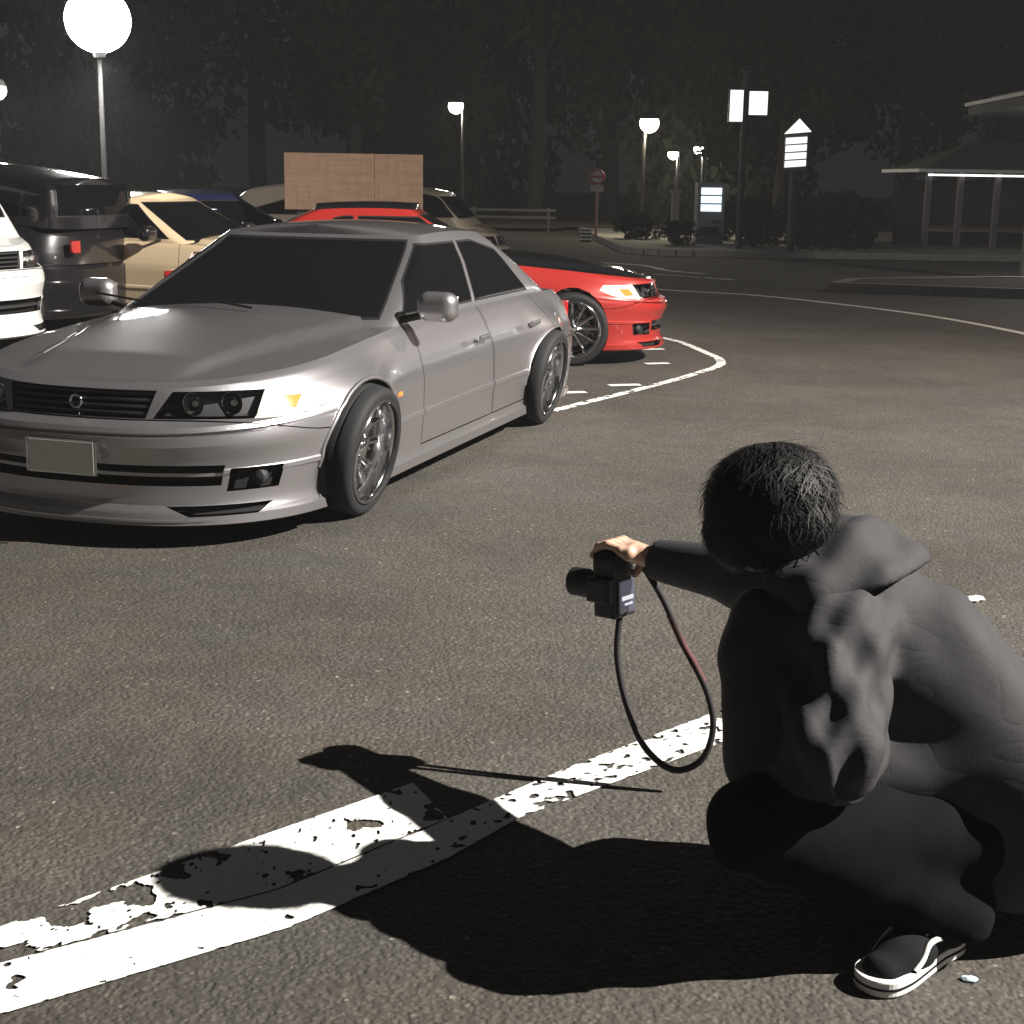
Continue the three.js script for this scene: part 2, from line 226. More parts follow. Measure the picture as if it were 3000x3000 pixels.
const wheelParts = (() => { // one wheel about the z axis, outer face towards +z
  const rot = (g) => g.rotateX(Math.PI / 2);
  const tyre = rot(lathe([[0.225, -0.112], [0.262, -0.122], [0.286, -0.113], [0.296, -0.095], [0.300, -0.062], [0.293, -0.058], [0.293, -0.050], [0.300, -0.046], [0.301, -0.006], [0.294, -0.003], [0.294, 0.003], [0.301, 0.006], [0.300, 0.046], [0.293, 0.050], [0.293, 0.058], [0.300, 0.062], [0.296, 0.095], [0.286, 0.113], [0.262, 0.122], [0.225, 0.112]], 56));
  const barrel = rot(lathe([[0.228, 0.124], [0.236, 0.122], [0.238, 0.112], [0.228, 0.108], [0.214, 0.098], [0.208, 0.03], [0.200, -0.06], [0.212, -0.1], [0.228, -0.118]], 56));
  const spokes = [];
  for (let k = 0; k < 12; k++) { const g = grid(3, 4, (u, v) => { const a = u * Math.PI * 2 / 3 * 1.5; const r = lerp(0.045, 0.206, v), w = lerp(0.021, 0.014, v) * (v > 0.85 ? 1.25 : 1), zc = lerp(0.062, 0.050, v) - 0.02 * Math.sin(v * 3.1), q = [[-1, 0], [-0.55, 1], [0.55, 1], [1, 0]][Math.round(u * 3)]; return [r, q[0] * w, zc + (q[1] - 1) * 0.022]; }); g.rotateZ(k * Math.PI / 6); spokes.push(g); }
  const hub = [rot(lathe([[0.001, 0.075], [0.030, 0.075], [0.036, 0.068], [0.055, 0.055], [0.060, 0.03], [0.055, 0.0]], 24))];
  for (let k = 0; k < 5; k++) { const a = k * 1.2566; hub.push(cyl(0.008, 0.008, 0.02, 0, 0, 0, 6).rotateX(Math.PI / 2).translate(0.047 * Math.cos(a), 0.047 * Math.sin(a), 0.062)); }
  const disc = rot(lathe([[0.05, -0.01], [0.155, -0.01], [0.155, -0.032], [0.05, -0.032]], 36));
  const prep = (l) => mergeGeometries(l.map((q) => { const c = q.toNonIndexed(); c.deleteAttribute('uv'); return c; }));
  return { tyre, barrel, spokes: prep(spokes), hub: prep(hub), disc };
})();
function wheel(parent, wide, x, y, z, camber, r = 0.3, rimMat = alloy) {
  const w = new THREE.Group(); w.name = 'wheel'; const left = z < 0; w.position.set(x, y, z);
  w.rotation.order = 'YXZ'; w.rotation.y = left ? Math.PI : 0; w.rotation.x = -camber; w.scale.set(r / 0.3, r / 0.3, wide); parent.add(w);
  obj('tyre', wheelParts.tyre, rubber, w); obj('rim', wheelParts.barrel, chrome, w); obj('spokes', wheelParts.spokes, rimMat, w); obj('hub', wheelParts.hub, rimMat, w); obj('brake_disc', wheelParts.disc, discMetal, w);
  return w;
}
// a closed shell stacked from plan outlines: nose and tail positions and half width vary with height
function shell(s) {
  const A = 18, B = s.side ?? 44, n = s.n ?? 2.7;
  const half = (t) => {
    const f = s.xf(t), r = s.xr(t), W = s.W(t), lf = s.lf(t), lr = s.lr(t), o = [];
    for (let i = 0; i <= A; i++) { const p = i / A * Math.PI / 2; o.push([f - lf + lf * Math.pow(Math.cos(p) + 1e-9, 2 / n), W * Math.pow(Math.sin(p), 2 / n)]); }
    for (let i = 1; i < B; i++) o.push([lerp(f - lf, r + lr, i / B), W]);
    for (let i = A; i >= 0; i--) { const p = i / A * Math.PI / 2; o.push([r + lr - lr * Math.pow(Math.cos(p) + 1e-9, 2 / n), W * Math.pow(Math.sin(p), 2 / n)]); }
    return o.map(([x, z]) => [x, z * (1 + (s.flare ? s.flare(x, t) : 0) / W)]);
  };
  const pt = (q, t, sg) => { const b = s.yb(q[0]); return [q[0], b + (s.ys(q[0]) - b) * t, q[1] * sg]; };
  const rows = s.ts.map((t) => { const h = half(t); return [...h.map((q) => pt(q, t, 1)), ...h.slice(1, -1).reverse().map((q) => pt(q, t, -1))]; });
  const sides = grid(rows[0].length, rows.length - 1, (u, v, i, j) => rows[j][i], true);
  const top = half(1), K = 36;
  const roof = grid(K, top.length - 1, (u, v, i, j) => { const [x, w] = top[j], z = w * (u * 2 - 1); return [x, s.ys(x) + s.crown(x, z, w), z]; });
  const bottom = half(s.ts[0]), floor = grid(2, bottom.length - 1, (u, v, i, j) => { const [x, w] = bottom[j]; return [x, s.yb(x) + (s.ys(x) - s.yb(x)) * s.ts[0], w * (u * 2 - 1)]; });
  return { sides, roof, floor };
}
const union = (...l) => { const o = [...new Set(l.flat().map((x) => Math.round(x * 1e4) / 1e4))].sort((a, b) => a - b), r = []; o.forEach((t, i) => { if (i) { const g = t - o[i - 1], k = Math.ceil(g / 0.05); for (let j = 1; j < k; j++) r.push(o[i - 1] + g * j / k); } r.push(t); }); return r; };
const DEF = {
  frontY: [[0.11, 2.33], [0.125, 2.385], [0.17, 2.375], [0.20, 2.35], [0.23, 2.345], [0.36, 2.36], [0.44, 2.40], [0.478, 2.395], [0.482, 2.37], [0.490, 2.37], [0.494, 2.39], [0.512, 2.378], [0.524, 2.335], [0.53, 2.32], [0.60, 2.30], [0.645, 2.285], [0.66, 2.235]],
  sideY: [[0.11, 0.84], [0.13, 0.878], [0.175, 0.886], [0.185, 0.872], [0.20, 0.872], [0.365, 0.889], [0.372, 0.898], [0.392, 0.898], [0.40, 0.890], [0.55, 0.893], [0.60, 0.886], [0.66, 0.866], [0.72, 0.838], [0.77, 0.810], [0.80, 0.782]],
  rear: [[0, -2.30], [0.04, -2.36], [0.35, -2.40], [0.55, -2.40], [0.6, -2.36], [0.9, -2.33], [1, -2.27]],
  ysTab: [[-2.35, 0.775], [-1.8, 0.805], [-1.2, 0.812], [0, 0.806], [0.8, 0.79], [1.4, 0.745], [1.9, 0.70], [2.35, 0.652]],
  gf: [[0, 1.06], [0.5, 0.53], [0.85, 0.14], [1, 0.02]], gr: [[0, -1.92], [0.5, -1.55], [0.9, -1.2], [1, -1.1]], gW: [[0, 0.785], [0.15, 0.772], [0.6, 0.69], [0.9, 0.615], [1, 0.575]],
  roofY: 1.172, roofBow: 0.035, roofCrown: 0.05, cowl: 0.78, deck: -1.62, yFront: 0.66,
  wheels: [1.42, -1.37], archR: [0.338, 0.328], archY: 0.285, camber: 0.10, wheelZ: 0.815,
  winF: [[0.665, 0.832], [0.10, 1.158]], winR: [[-1.34, 0.832], [-1.05, 1.10]], bPillar: [-0.34, -0.45],
};
function makeCar(group, mats, over = {}) {
  const D = { ...DEF, ...over }, S = D.S ?? [1, 1, 1], P = (name, soup, mat, d, parent = group) => (soup.length ? obj(name, geoOf(soup, S, d), mat, parent) : null);
  const fT = D.frontY.map(([y, x]) => [(y - 0.11) / (D.yFront - 0.11), x]), sT = D.sideY.map(([y, w]) => [(y - 0.11) / 0.69, w]);
  const bump = (x) => D.wheels.reduce((a, c) => a + Math.exp(-Math.pow((x - c) / (D.flareW ?? 0.31), 2)), 0);
  const ys = (x) => tab(D.ysTab, x);
  const body = shell({ yb: () => D.low ?? 0.11, ys, xf: (t) => tab(fT, t), xr: (t) => tab(D.rear, t), W: (t) => tab(sT, t), lf: () => 0.85, lr: () => 0.5, n: 2.45, ts: union(fT.map((a) => a[0]), sT.map((a) => a[0]), D.rear.map((a) => a[0])), flare: (x, t) => (D.flareA ?? 0.04) * bump(x) * sst(0.12, 0.5, t) * (1 - sst(0.72, 1, t)),
    crown: (x, z, w) => { if (w < 0.01) return 0; const q = Math.min(1, Math.abs(z) / w), c = x > 0 ? lerp(0.016, 0.055, sst(2.3, 1.0, x)) : 0.03, zc = lerp(0.62, 0.36, sst(0.8, 2.25, x)); return (c * (1 - q * q)) * sst(2.235, 1.9, x) + (x > 0.4 ? 0.024 * sst(zc + 0.045, zc - 0.015, Math.abs(z)) * sst(2.2, 1.95, x) : 0); } });
  const notUp = 0.45;
  let side = soupOf(body.sides, notUp), top = soupOf(body.roof, notUp);
  D.wheels.forEach((wx, k) => { const R = D.archR[k]; [, side] = clip(side, (x, y, z) => Math.min((R * R - Math.pow((x - wx) / (x > wx ? D.archF ?? 1 : 1), 2) - (y - D.archY) * (y - D.archY)), Math.abs(z) - 0.4)); });
  const front = (pts, s = 1, off = 0) => [(x) => x - 1.6, ...poly(pts, (x, y, z) => [s * z, y], off)];
  // bumpers
  let bumper, rear;
  { let rest; [bumper, rest] = cut(side, [(x) => x - 1.70, (x, y) => 0.524 - y + 0.07 * sst(2.25, 1.75, x) * -1]); side = rest; [, side] = cut(side, [(x) => x - 1.70, (x, y) => 0.529 - y - 0.07 * sst(2.25, 1.75, x)]); [rear, side] = cut(side, [(x) => -1.72 - x, (x, y) => 0.5 - y]); [, side] = cut(side, [(x) => -1.72 - x, (x, y) => 0.505 - y]); }
  const holes = [];
  const take = (from, pts, s) => { const [a, b] = cut(from, front(pts, s)); holes.push(a); return [a, b]; };
  let grille, intake; [grille, side] = cut(side, front([[-0.315, 0.532], [-0.345, 0.642], [0.345, 0.642], [0.315, 0.532]]));
  [intake, bumper] = cut(bumper, front([[-0.62, 0.348], [-0.6, 0.262], [0.6, 0.262], [0.62, 0.348]]));
  P('grille', grille, pit, [-0.07, 0, 0]); P('lower_intake', intake, pit, [-0.09, 0, 0]);
  const xAt = (z, y) => { const t = (y - 0.11) / (ys(2.25) - 0.11), f = tab(fT, t), w = tab(sT, t); return f - 0.85 + 0.85 * Math.pow(Math.max(0, 1 - Math.pow(Math.abs(z) / w, 2.45)), 1 / 2.45); };
  const frontBar = (y0, y1, z0, z1, o0, o1) => { const q = [[y0, o1], [y0, o0], [y1, o0], [y1, o1], [y0, o1]]; const g = grid(16, 4, (u, v, i, j) => { const z = lerp(z0, z1, u); return [(xAt(z, (y0 + y1) / 2) + q[j][1]) * S[0], q[j][0] * S[1], z * S[2]]; }); return toCreasedNormals(g, 0.5); };
  if (D.slats !== 0) for (let k = 0; k < 4; k++) { const y = 0.546 + k * 0.026; obj('grille_slat', frontBar(y, y + 0.009, -0.322 - k * 0.006, 0.322 + k * 0.006, -0.012, -0.05), D.slatMat ?? darkPlastic, group); }
  obj('intake_slat', frontBar(0.298, 0.312, -0.6, 0.6, -0.02, -0.05), D.detail ? mats.body : darkPlastic, group);
  for (const s of [-1, 1]) {
    let h, am; [h, side] = cut(side, front([[0.345, 0.532], [0.405, 0.638], [0.83, 0.640], [0.87, 0.60], [0.855, 0.545], [0.80, 0.530]], s));
    [am, h] = clip(h, (x, y, z) => s * z - 0.70);
    const L = new THREE.Group(); L.name = 'headlight'; group.add(L);
    P('lens', h, lens, [-0.004, 0, 0], L); P('housing', h, darkPlastic, [-0.085, 0, 0], L);
    for (const [z, r] of [[0.47, 0.046], [0.60, 0.046]]) { const g = lathe([[0.001, -0.03], [r * 0.5, -0.025], [r * 0.85, -0.008], [r, 0.014], [r * 1.05, 0.014]], 24).rotateZ(-Math.PI / 2).translate((xAt(z, 0.585) - 0.055) * S[0], 0.585 * S[1], s * z * S[2]); obj('reflector', g, chrome, L); obj('bulb', new THREE.SphereGeometry(0.014, 12, 10).translate((xAt(z, 0.585) - 0.06) * S[0], 0.585 * S[1], s * z * S[2]), plateWhite, L); }
    const I = new THREE.Group(); I.name = 'indicator'; group.add(I);
    const [orange, clear] = cut(am, [(x, y) => 0.606 - y, (x, y) => y - 0.556, (x, y, z) => s * z - 0.745, (x, y, z) => 0.80 - s * z]); P('clear_lens', clear, clearLens, [-0.004, 0, 0], I); P('amber_lens', orange, amber, [-0.003, 0, 0], I);
    let fog; [fog, bumper] = cut(bumper, front([[0.638, 0.332], [0.79, 0.335], [0.765, 0.24], [0.615, 0.235]], s));
    const F = new THREE.Group(); F.name = 'fog_light'; group.add(F); P('recess', fog, pit, [-0.06, 0, 0], F);
    const zf = s * 0.70, xf = xAt(0.70, 0.285) - 0.035; obj('lamp', lathe([[0.001, 0.01], [0.03, 0.006], [0.036, -0.004], [0.036, -0.03]], 20).rotateZ(-Math.PI / 2).translate(xf * S[0], 0.285 * S[1], zf * S[2]), darkPlastic, F);
    let vent; [vent, bumper] = cut(bumper, front([[0.40, 0.178], [0.75, 0.182], [0.72, 0.142], [0.50, 0.138]], s)); P('bumper_vent', vent, pit, [-0.05, 0, 0]);
    // doors
    const sideSel = (x, y, z) => [x, y], sgn = (x, y, z) => s * z - 0.45;
    if (D.doors !== 0) for (const pts of [[[0.68, 0.205], [0.68, 0.62], [0.62, 0.86], [-0.355, 0.86], [-0.395, 0.205]], [[-0.415, 0.205], [-0.375, 0.86], [-1.33, 0.86], [-1.32, 0.60], [-1.06, 0.205]]].slice(0, D.doors ?? 2)) {
      let d; [d, side] = cut(side, [sgn, ...poly(pts, sideSel, 0.003)]); [d] = cut(d, poly(pts, sideSel, -0.003));
      const m = P('door', d, mats.body); if (!m) continue;
      const hx = (pts[0][0] > 0 ? -0.20 : -1.13), hy = 0.655;
      if (D.detail || D.handles) obj('handle', [box(0.17, 0.028, 0.022, (hx + 0.02) * S[0], hy * S[1], s * 0.908 * S[2], 0.006)], mats.body, m);
    }
  }
  P('body', side, mats.body); P('front_bumper', bumper, mats.bumper ?? mats.body); P('rear_bumper', rear, mats.bumper ?? mats.body); P('floor_pan', soupOf(body.floor), pit);
  let hood, rest; [hood, rest] = clip(top, (x) => x - D.cowl); const [deck, mid] = clip(rest, (x) => D.deck - x);
  P('hood', hood, mats.hood ?? mats.body); P('boot_lid', deck, mats.body); P('cowl', mid, blackTrim, [0, -0.004, 0]);
  // arches: inner liners
  D.wheels.forEach((wx, k) => { for (const s of [-1, 1]) { const R = D.archR[k] + 0.004, g = grid(20, 1, (u, v) => { const a = lerp(-0.35, Math.PI + 0.35, u); return [(wx + R * Math.cos(a) * (Math.cos(a) > 0 ? D.archF ?? 1 : 1)) * S[0], (D.archY + R * Math.sin(a)) * S[1], s * lerp(0.45, 0.885, v) * S[2]]; }); obj('arch_liner', g, pit, group); } });
  // rolled lips round the arches
  const zAt = (x, y) => { const t = (y - 0.11) / (ys(x) - 0.11), f = tab(fT, t), W = tab(sT, t), u = (x - f + 0.85) / 0.85, k = u > 0 ? Math.pow(Math.max(0, 1 - Math.pow(u, 2.45)), 1 / 2.45) : 1; return W * k + (D.flareA ?? 0.04) * bump(x) * sst(0.12, 0.5, t) * (1 - sst(0.72, 1, t)); };
  if (D.detail) D.wheels.forEach((wx, k) => { for (const s of [-1, 1]) { const pts = []; for (let i = 0; i <= 24; i++) { const a = lerp(0.02, Math.PI - 0.15, i / 24), R = D.archR[k] + 0.004, x = wx + R * Math.cos(a) * (Math.cos(a) > 0 ? D.archF ?? 1 : 1), y = D.archY + R * Math.sin(a); pts.push([x, y, s * (zAt(x, y) + 0.001)]); } obj('arch_lip', tube(pts, 0.010, 48, 8), mats.body, group); } });
  // greenhouse
  const span = (x) => D.roofY + D.roofBow * (1 - Math.pow((x + 0.45) / 0.75, 2));
  const gh = shell({ yb: (x) => ys(x) - 0.012, ys: span, xf: (t) => tab(D.gf, t), xr: (t) => tab(D.gr, t), W: (t) => tab(D.gW, t), lf: (t) => lerp(0.36, 0.12, t), lr: (t) => lerp(0.3, 0.16, t), n: 2.9, side: 30, ts: Array.from({ length: 17 }, (_, i) => i / 16), crown: (x, z, w) => (w < 0.01 ? 0 : D.roofCrown * (1 - Math.pow(z / w, 2))) });
  let cabin = soupOf(gh.sides, 0.6); const roof = soupOf(gh.roof, 0.6);
  const line = (a, b, sg) => (x, y) => sg * (x - lerp(a[0], b[0], (y - a[1]) / (b[1] - a[1])));
  const glass = (name, fns) => { let g; [g, cabin] = cut(cabin, fns); const [seal, pane] = (() => { const [inn, out] = cut(g, fns.map((f) => (x, y, z) => f(x, y, z) - 0.011)); return [out, inn]; })(); const w = new THREE.Group(); w.name = name; group.add(w); P('glass', pane, tint, [0, 0, 0], w); P('seal', seal, blackTrim, [0, 0, 0], w); };
  const yLow = D.winF[0][1], yTop = D.winF[1][1], zTop = tab(D.gW, 0.94) - 0.058, zBot = tab(D.gW, 0.03) - 0.085;
  for (const s of [-1, 1]) {
    const base = [(x, y, z) => s * z - 0.3, (x, y, z) => s * z - lerp(zBot, zTop, (y - yLow) / (yTop - yLow)) - 0.028 * sst(-0.6, -0.3, x) + 0.4 * sst(-0.2, -0.5, x), (x, y) => y - yLow, (x, y) => yTop - y, line(D.winF[0], D.winF[1], -1), line(D.winR[0], D.winR[1], 1), (x, y) => (yTop + 0.0 - y) + 0.19 * (x + 0.72)];
    const bp = (o) => line([D.bPillar[0] + o, yLow], [D.bPillar[1] + o, yTop], 1), bn = (o) => line([D.bPillar[0] + o, yLow], [D.bPillar[1] + o, yTop], -1);
    glass('side_window', [...base, bp(0.008)]); glass('side_window', [...base, bn(-0.03)]);
  }
  const zs = (z) => (x, y, zz) => z * zz;
  const zl = (s) => (x, y, z) => lerp(zBot, zTop, (y - yLow) / (yTop - yLow)) - s * z;
  glass('windscreen', [line([D.winF[0][0] + 0.03, D.winF[0][1]], [D.winF[1][0] - 0.14, D.winF[1][1]], 1), (x, y) => y - yLow + 0.01, (x, y) => yTop + 0.018 - y, zl(1), zl(-1)]);
  glass('rear_window', [line([D.winR[0][0] - 0.18, D.winR[0][1]], [D.winR[1][0] - 0.10, D.winR[1][1]], -1), (x, y) => y - yLow - 0.01, (x, y) => yTop - 0.01 - y, zl(1), zl(-1)]);
  P('pillars', cabin, mats.pillar ?? mats.body); P('roof', roof, mats.roof ?? mats.body);
  D.wheels.forEach((wx, k) => { for (const s of [-1, 1]) { const r = D.tyre ?? 0.3; wheel(group, D.wide ?? 1, wx * S[0], r * Math.cos(D.camber) + 0.118 * Math.sin(D.camber) - 0.002, s * D.wheelZ * S[2], -D.camber, r, mats.rim ?? alloy); } });
  // tail lamps, mirrors
  for (const s of [-1, 1]) {
    obj('tail_light', box(0.04, 0.11, D.tail ?? 0.34, -2.36 * S[0], 0.64 * S[1], s * 0.58 * S[2], 0.012), redLens, group);
    const m = new THREE.Group(); m.name = 'mirror'; group.add(m); m.position.set((D.mirrorX ?? 0.66) * S[0], 0.885 * S[1], s * 0.955 * S[2]);
    obj('cap', nets((x, y, z) => { const q = Math.hypot(Math.max(0, Math.abs(x) - 0.008), Math.max(0, Math.abs(y) - 0.018), Math.max(0, Math.abs(z) - 0.045)) - 0.056; return Math.max(q, -0.038 - x); }, [-0.09, -0.1, -0.13], [0.09, 0.1, 0.13], 0.008), mats.mirror ?? mats.body, m);
    obj('mirror_glass', box(0.004, 0.10, 0.18, -0.042, 0, 0), chrome, m); obj('stalk', bar([0, -0.04, -s * 0.06], [0.02, -0.07, -s * 0.19], 0.018), blackTrim, m);
  }
  return { xAt, frontBar, D };
}
// the silver sedan
const sedan = thing('silver_sedan', [-1.082, 0, -8.2], -1.884);
tag(sedan, 'lowered silver four-door sedan with tinted windows and wide tilted wheels', 'car');
const silver = carPaint([0.45, 0.435, 0.45], 0.84, 0.36);
{
  const { frontBar, xAt } = makeCar(sedan, { body: silver, rim: chrome }, { detail: true, low: 0.088, flareA: 0.085, flareW: 0.27, archF: 1.16, camber: 0.17, wheelZ: 0.815, wide: 1.18 });
  const plate = obj('number_plate', box(0.012, 0.128, 0.31, 2.415, 0.378, 0, 0.004), plateWhite, sedan);
  obj('plate_frame', [box(0.014, 0.008, 0.33, 2.412, 0.445, 0), box(0.014, 0.008, 0.33, 2.412, 0.311, 0), box(0.014, 0.142, 0.008, 2.412, 0.378, 0.162), box(0.014, 0.142, 0.008, 2.412, 0.378, -0.162)], chrome, plate);
  obj('emblem', new THREE.TorusGeometry(0.026, 0.006, 8, 24).rotateY(Math.PI / 2).translate(xAt(0, 0.588) - 0.006, 0.588, 0), chrome, sedan);
  obj('lip_trim', frontBar(0.118, 0.128, -0.72, 0.72, 0.012, -0.03), silver, sedan);
  for (const z of [-0.12, 0.42]) obj('wiper', [tube([[1.0, 0.872, z], [0.96, 0.885, z + 0.15], [0.86, 0.90, z + 0.42]], 0.006, 16, 6)], blackTrim, sedan);
  for (const s of [-1, 1]) obj('side_marker', box(0.05, 0.022, 0.012, 1.02, 0.50, s * 0.904, 0.004), amber, sedan);
}

// ------------------------------------------------------------------ other cars
const red = carPaint([0.42, 0.028, 0.022], 0.1, 0.35), carbon = carPaint([0.010, 0.010, 0.014], 0.2, 0.3), yellow = carPaint([0.88, 0.68, 0.44], 0.0, 0.3), white = carPaint([0.82, 0.81, 0.78], 0.0, 0.35), navy = carPaint([0.02, 0.03, 0.10], 0.3, 0.35), cream = carPaint([0.55, 0.48, 0.38], 0.05, 0.4), teal = carPaint([0.10, 0.14, 0.13], 0.3, 0.35), black = carPaint([0.012, 0.011, 0.013], 0.2, 0.3);
const coupe = { doors: 1, S: [0.93, 1.03, 0.98], gf: [[0, 0.90], [0.5, 0.42], [0.85, 0.08], [1, -0.05]], gr: [[0, -2.0], [0.5, -1.6], [0.9, -1.2], [1, -1.05]], winF: [[0.50, 0.832], [-0.02, 1.148]], winR: [[-1.2, 0.832], [-0.85, 1.10]], bPillar: [-0.55, -0.6], camber: 0.05, mirrorX: 0.36 };
const facing = (dx, dz) => Math.atan2(-dz, dx);
const redCar = thing('red_coupe', [-0.80, 0, -13.05], facing(1, -0.02));
makeCar(redCar, { body: red, hood: carbon, roof: carbon, mirror: carbon, rim: chrome }, { ...coupe, S: [0.88, 1.03, 0.98] }); tag(redCar, 'red coupe with black bonnet and roof parked behind the silver sedan', 'car');
const yellowCar = thing('yellow_coupe', [-3.55, 0, -15.6], facing(0.93, 0.36));
makeCar(yellowCar, { body: yellow, mirror: black, rim: alloy }, { ...coupe, S: [0.92, 1.04, 0.97] }); tag(yellowCar, 'pale yellow coupe parked between the white van and the silver sedan', 'car');
const blueCar = thing('blue_hatchback', [-3.35, 0, -18.0], facing(0.93, -0.36));
makeCar(blueCar, { body: navy }, { ...coupe, S: [0.86, 1.05, 0.95] }); tag(blueCar, 'dark blue hatchback parked behind the yellow coupe', 'car');
const tealCar = thing('green_sedan', [-6.4, 0, -21.2], facing(0.8, 0.6));
makeCar(tealCar, { body: teal }, { S: [0.92, 1.03, 0.95] }); tag(tealCar, 'dark green sedan parked behind the yellow coupe, beside the blue hatchback', 'car');
const van = { doors: 1, S: [0.80, 1.33, 0.94], gf: [[0, 1.95], [0.5, 1.68], [0.9, 1.45], [1, 1.36]], gr: [[0, -2.34], [0.5, -2.32], [0.9, -2.28], [1, -2.2]], gW: [[0, 0.80], [0.5, 0.78], [0.9, 0.75], [1, 0.70]], winF: [[1.62, 0.842], [1.36, 1.14]], winR: [[-2.0, 0.842], [-2.0, 1.12]], bPillar: [0.42, 0.42], cowl: 1.62, roofBow: 0.02, wheels: [1.55, -1.45], tail: 0.13, tyre: 0.31, camber: 0.02, wheelZ: 0.76 };
const creamCar = thing('cream_van', [-1.95, 0, -20.8], facing(0.985, 0.17));
makeCar(creamCar, { body: cream }, { ...van, S: [0.78, 1.16, 0.86] }); tag(creamCar, 'small cream van parked behind the brown board', 'van');
const whiteVan = thing('white_van', [-5.85, 0, -13.0], facing(0.88, 0.47));
makeCar(whiteVan, { body: white }, van); tag(whiteVan, 'white van with its bonnet end beside the silver sedan', 'van');
const blackVan = thing('black_van', [-5.75, 0, -15.1], facing(-0.95, -0.3));
makeCar(blackVan, { body: black }, { ...van, S: [0.8, 1.27, 0.92] }); tag(blackVan, 'black van with red tail lights between the white van and the yellow coupe', 'van');

// ------------------------------------------------------------------ lamps
const metalGrey = std([0.22, 0.22, 0.22], 0.45, 0.6), poleDark = std([0.06, 0.06, 0.062], 0.6, 0.3);
const glow = (c, k) => new THREE.MeshStandardMaterial({ color: 0x000000, emissive: lin(...c), emissiveIntensity: k });
function spot(parent, at, aim, power, color, angle, size, blend = 0.5) {
  const l = new THREE.SpotLight(lin(...color), power, 0, angle, blend, 2); l.position.set(...at); l.target.position.set(...aim); l.castShadow = true; l.shadow.radius = size / 0.02; l.shadow.mapSize.set(2048, 2048); parent.add(l, l.target); return l;
}
function mastLamp(name, { at, aim, power, color, angle, blend }, label, group) { // tall mast with a tilted flood head, outside the picture
  const foot = [at[0] + 0.9, 0, at[2] + 0.35], t = thing(name, foot), rel = at.map((v, i) => v - foot[i]);
  obj('mast', bar([0, 0, 0], [0, at[1] + 0.35, 0], 0.09, 16, 0.06), metalGrey, t); obj('base_plate', cyl(0.2, 0.2, 0.03, 0, 0.015, 0), metalGrey, t);
  obj('arm', bar([0, at[1] + 0.3, 0], [rel[0], rel[1] + 0.28, rel[2]], 0.035, 10), metalGrey, t);
  const h = new THREE.Group(); h.name = 'lamp_head'; t.add(h); h.position.set(rel[0], rel[1] + 0.1, rel[2]); h.lookAt(V(aim[0], aim[1], aim[2]));
  obj('housing', box(0.5, 0.42, 0.16, 0, 0, -0.02, 0.03), metalGrey, h); obj('lamp_lens', box(0.42, 0.34, 0.012, 0, 0, 0.07), glow(color, 12), h);
  const d = V(aim[0] - at[0], aim[1] - at[1], aim[2] - at[2]).normalize().multiplyScalar(0.14);
  spot(t, [rel[0] + d.x, rel[1] + 0.1 + d.y, rel[2] + d.z], [aim[0] - foot[0], aim[1], aim[2] - foot[2]], power, color, angle, 0.10, blend);
  return tag(t, label, 'lamp', group);
}
mastLamp('flood_lamp', KEY, 'tall flood lamp on a mast lighting the photographer', undefined);
mastLamp('flood_lamp', SIDE, 'warm flood lamp on a mast beside the access road', undefined);
{ // the dazzling lamp behind the vans
  const t = thing('balloon_lamp', [-7.06, 0, -26]); tag(t, 'dazzling round balloon lamp on a pole behind the parked vans', 'lamp');
  obj('pole', bar([0, 0, 0], [0, 3.45, 0], 0.05, 14, 0.035), poleDark, t);
  for (let k = 0; k < 3; k++) obj('leg', bar([0, 0.7, 0], [0.7 * Math.cos(k * 2.094), 0.02, 0.7 * Math.sin(k * 2.094)], 0.02), metalGrey, t);
  obj('collar', cyl(0.13, 0.09, 0.10, 0, 3.42, 0), metalGrey, t);
  obj('lamp_globe', new THREE.SphereGeometry(0.54, 40, 28).scale(1, 0.98, 1).translate(0, 3.97, 0), glow([1, 0.98, 0.93], 40), t);
  const l = new THREE.SpotLight(lin(1, 0.97, 0.92), 160, 0, 1.2, 0.8, 2); l.position.set(0.12, 3.40, 0.22); l.target.position.set(0.1, 0, 1.6); l.castShadow = true; l.shadow.radius = 14; t.add(l, l.target);
}
function parkLamp(x, y, z, r, power, color, label, arm = 0.5) {
  const t = thing('street_lamp', [x + arm, 0, z]);
  obj('pole', bar([0, 0, 0], [0, y + 0.12, 0], 0.06, 12, 0.04), poleDark, t); obj('arm', tube([[0, y + 0.1, 0], [-arm * 0.4, y + r + 0.14, 0], [-arm, y + r + 0.04, 0]], 0.025, 12), poleDark, t);
  const h = new THREE.Group(); h.name = 'lamp_head'; t.add(h); h.position.set(-arm, y, 0);
  obj('cap', lathe([[0.001, r + 0.05], [r * 0.6, r + 0.02], [r * 1.05, r * 0.45], [r * 1.0, r * 0.4]], 20), poleDark, h); obj('lamp_globe', new THREE.SphereGeometry(r, 20, 14), glow(color, 14), h);
  const l = new THREE.PointLight(lin(...color), power, 0, 2); l.position.set(-arm, y - r - 0.03, 0); l.castShadow = true; l.shadow.radius = r / 0.02; t.add(l);
  return tag(t, label, 'street lamp', 'street lamps round the car park');
}
parkLamp(3.25, 2.88, -38, 0.24, 26, [1, 0.86, 0.62], 'warm street lamp on the pavement behind the round traffic sign', -0.12);
parkLamp(-1.79, 3.48, -44, 0.22, 18, [1, 0.93, 0.78], 'street lamp standing alone before the dark trees', 0.2);
parkLamp(4.68, 2.27, -46, 0.16, 7, [1, 0.93, 0.8], 'small street lamp far behind the vending machine', 0.15);
parkLamp(5.5, 2.44, -46.5, 0.15, 7, [1, 0.92, 0.78], 'small street lamp far behind the signs, the taller of a pair', 0.15);
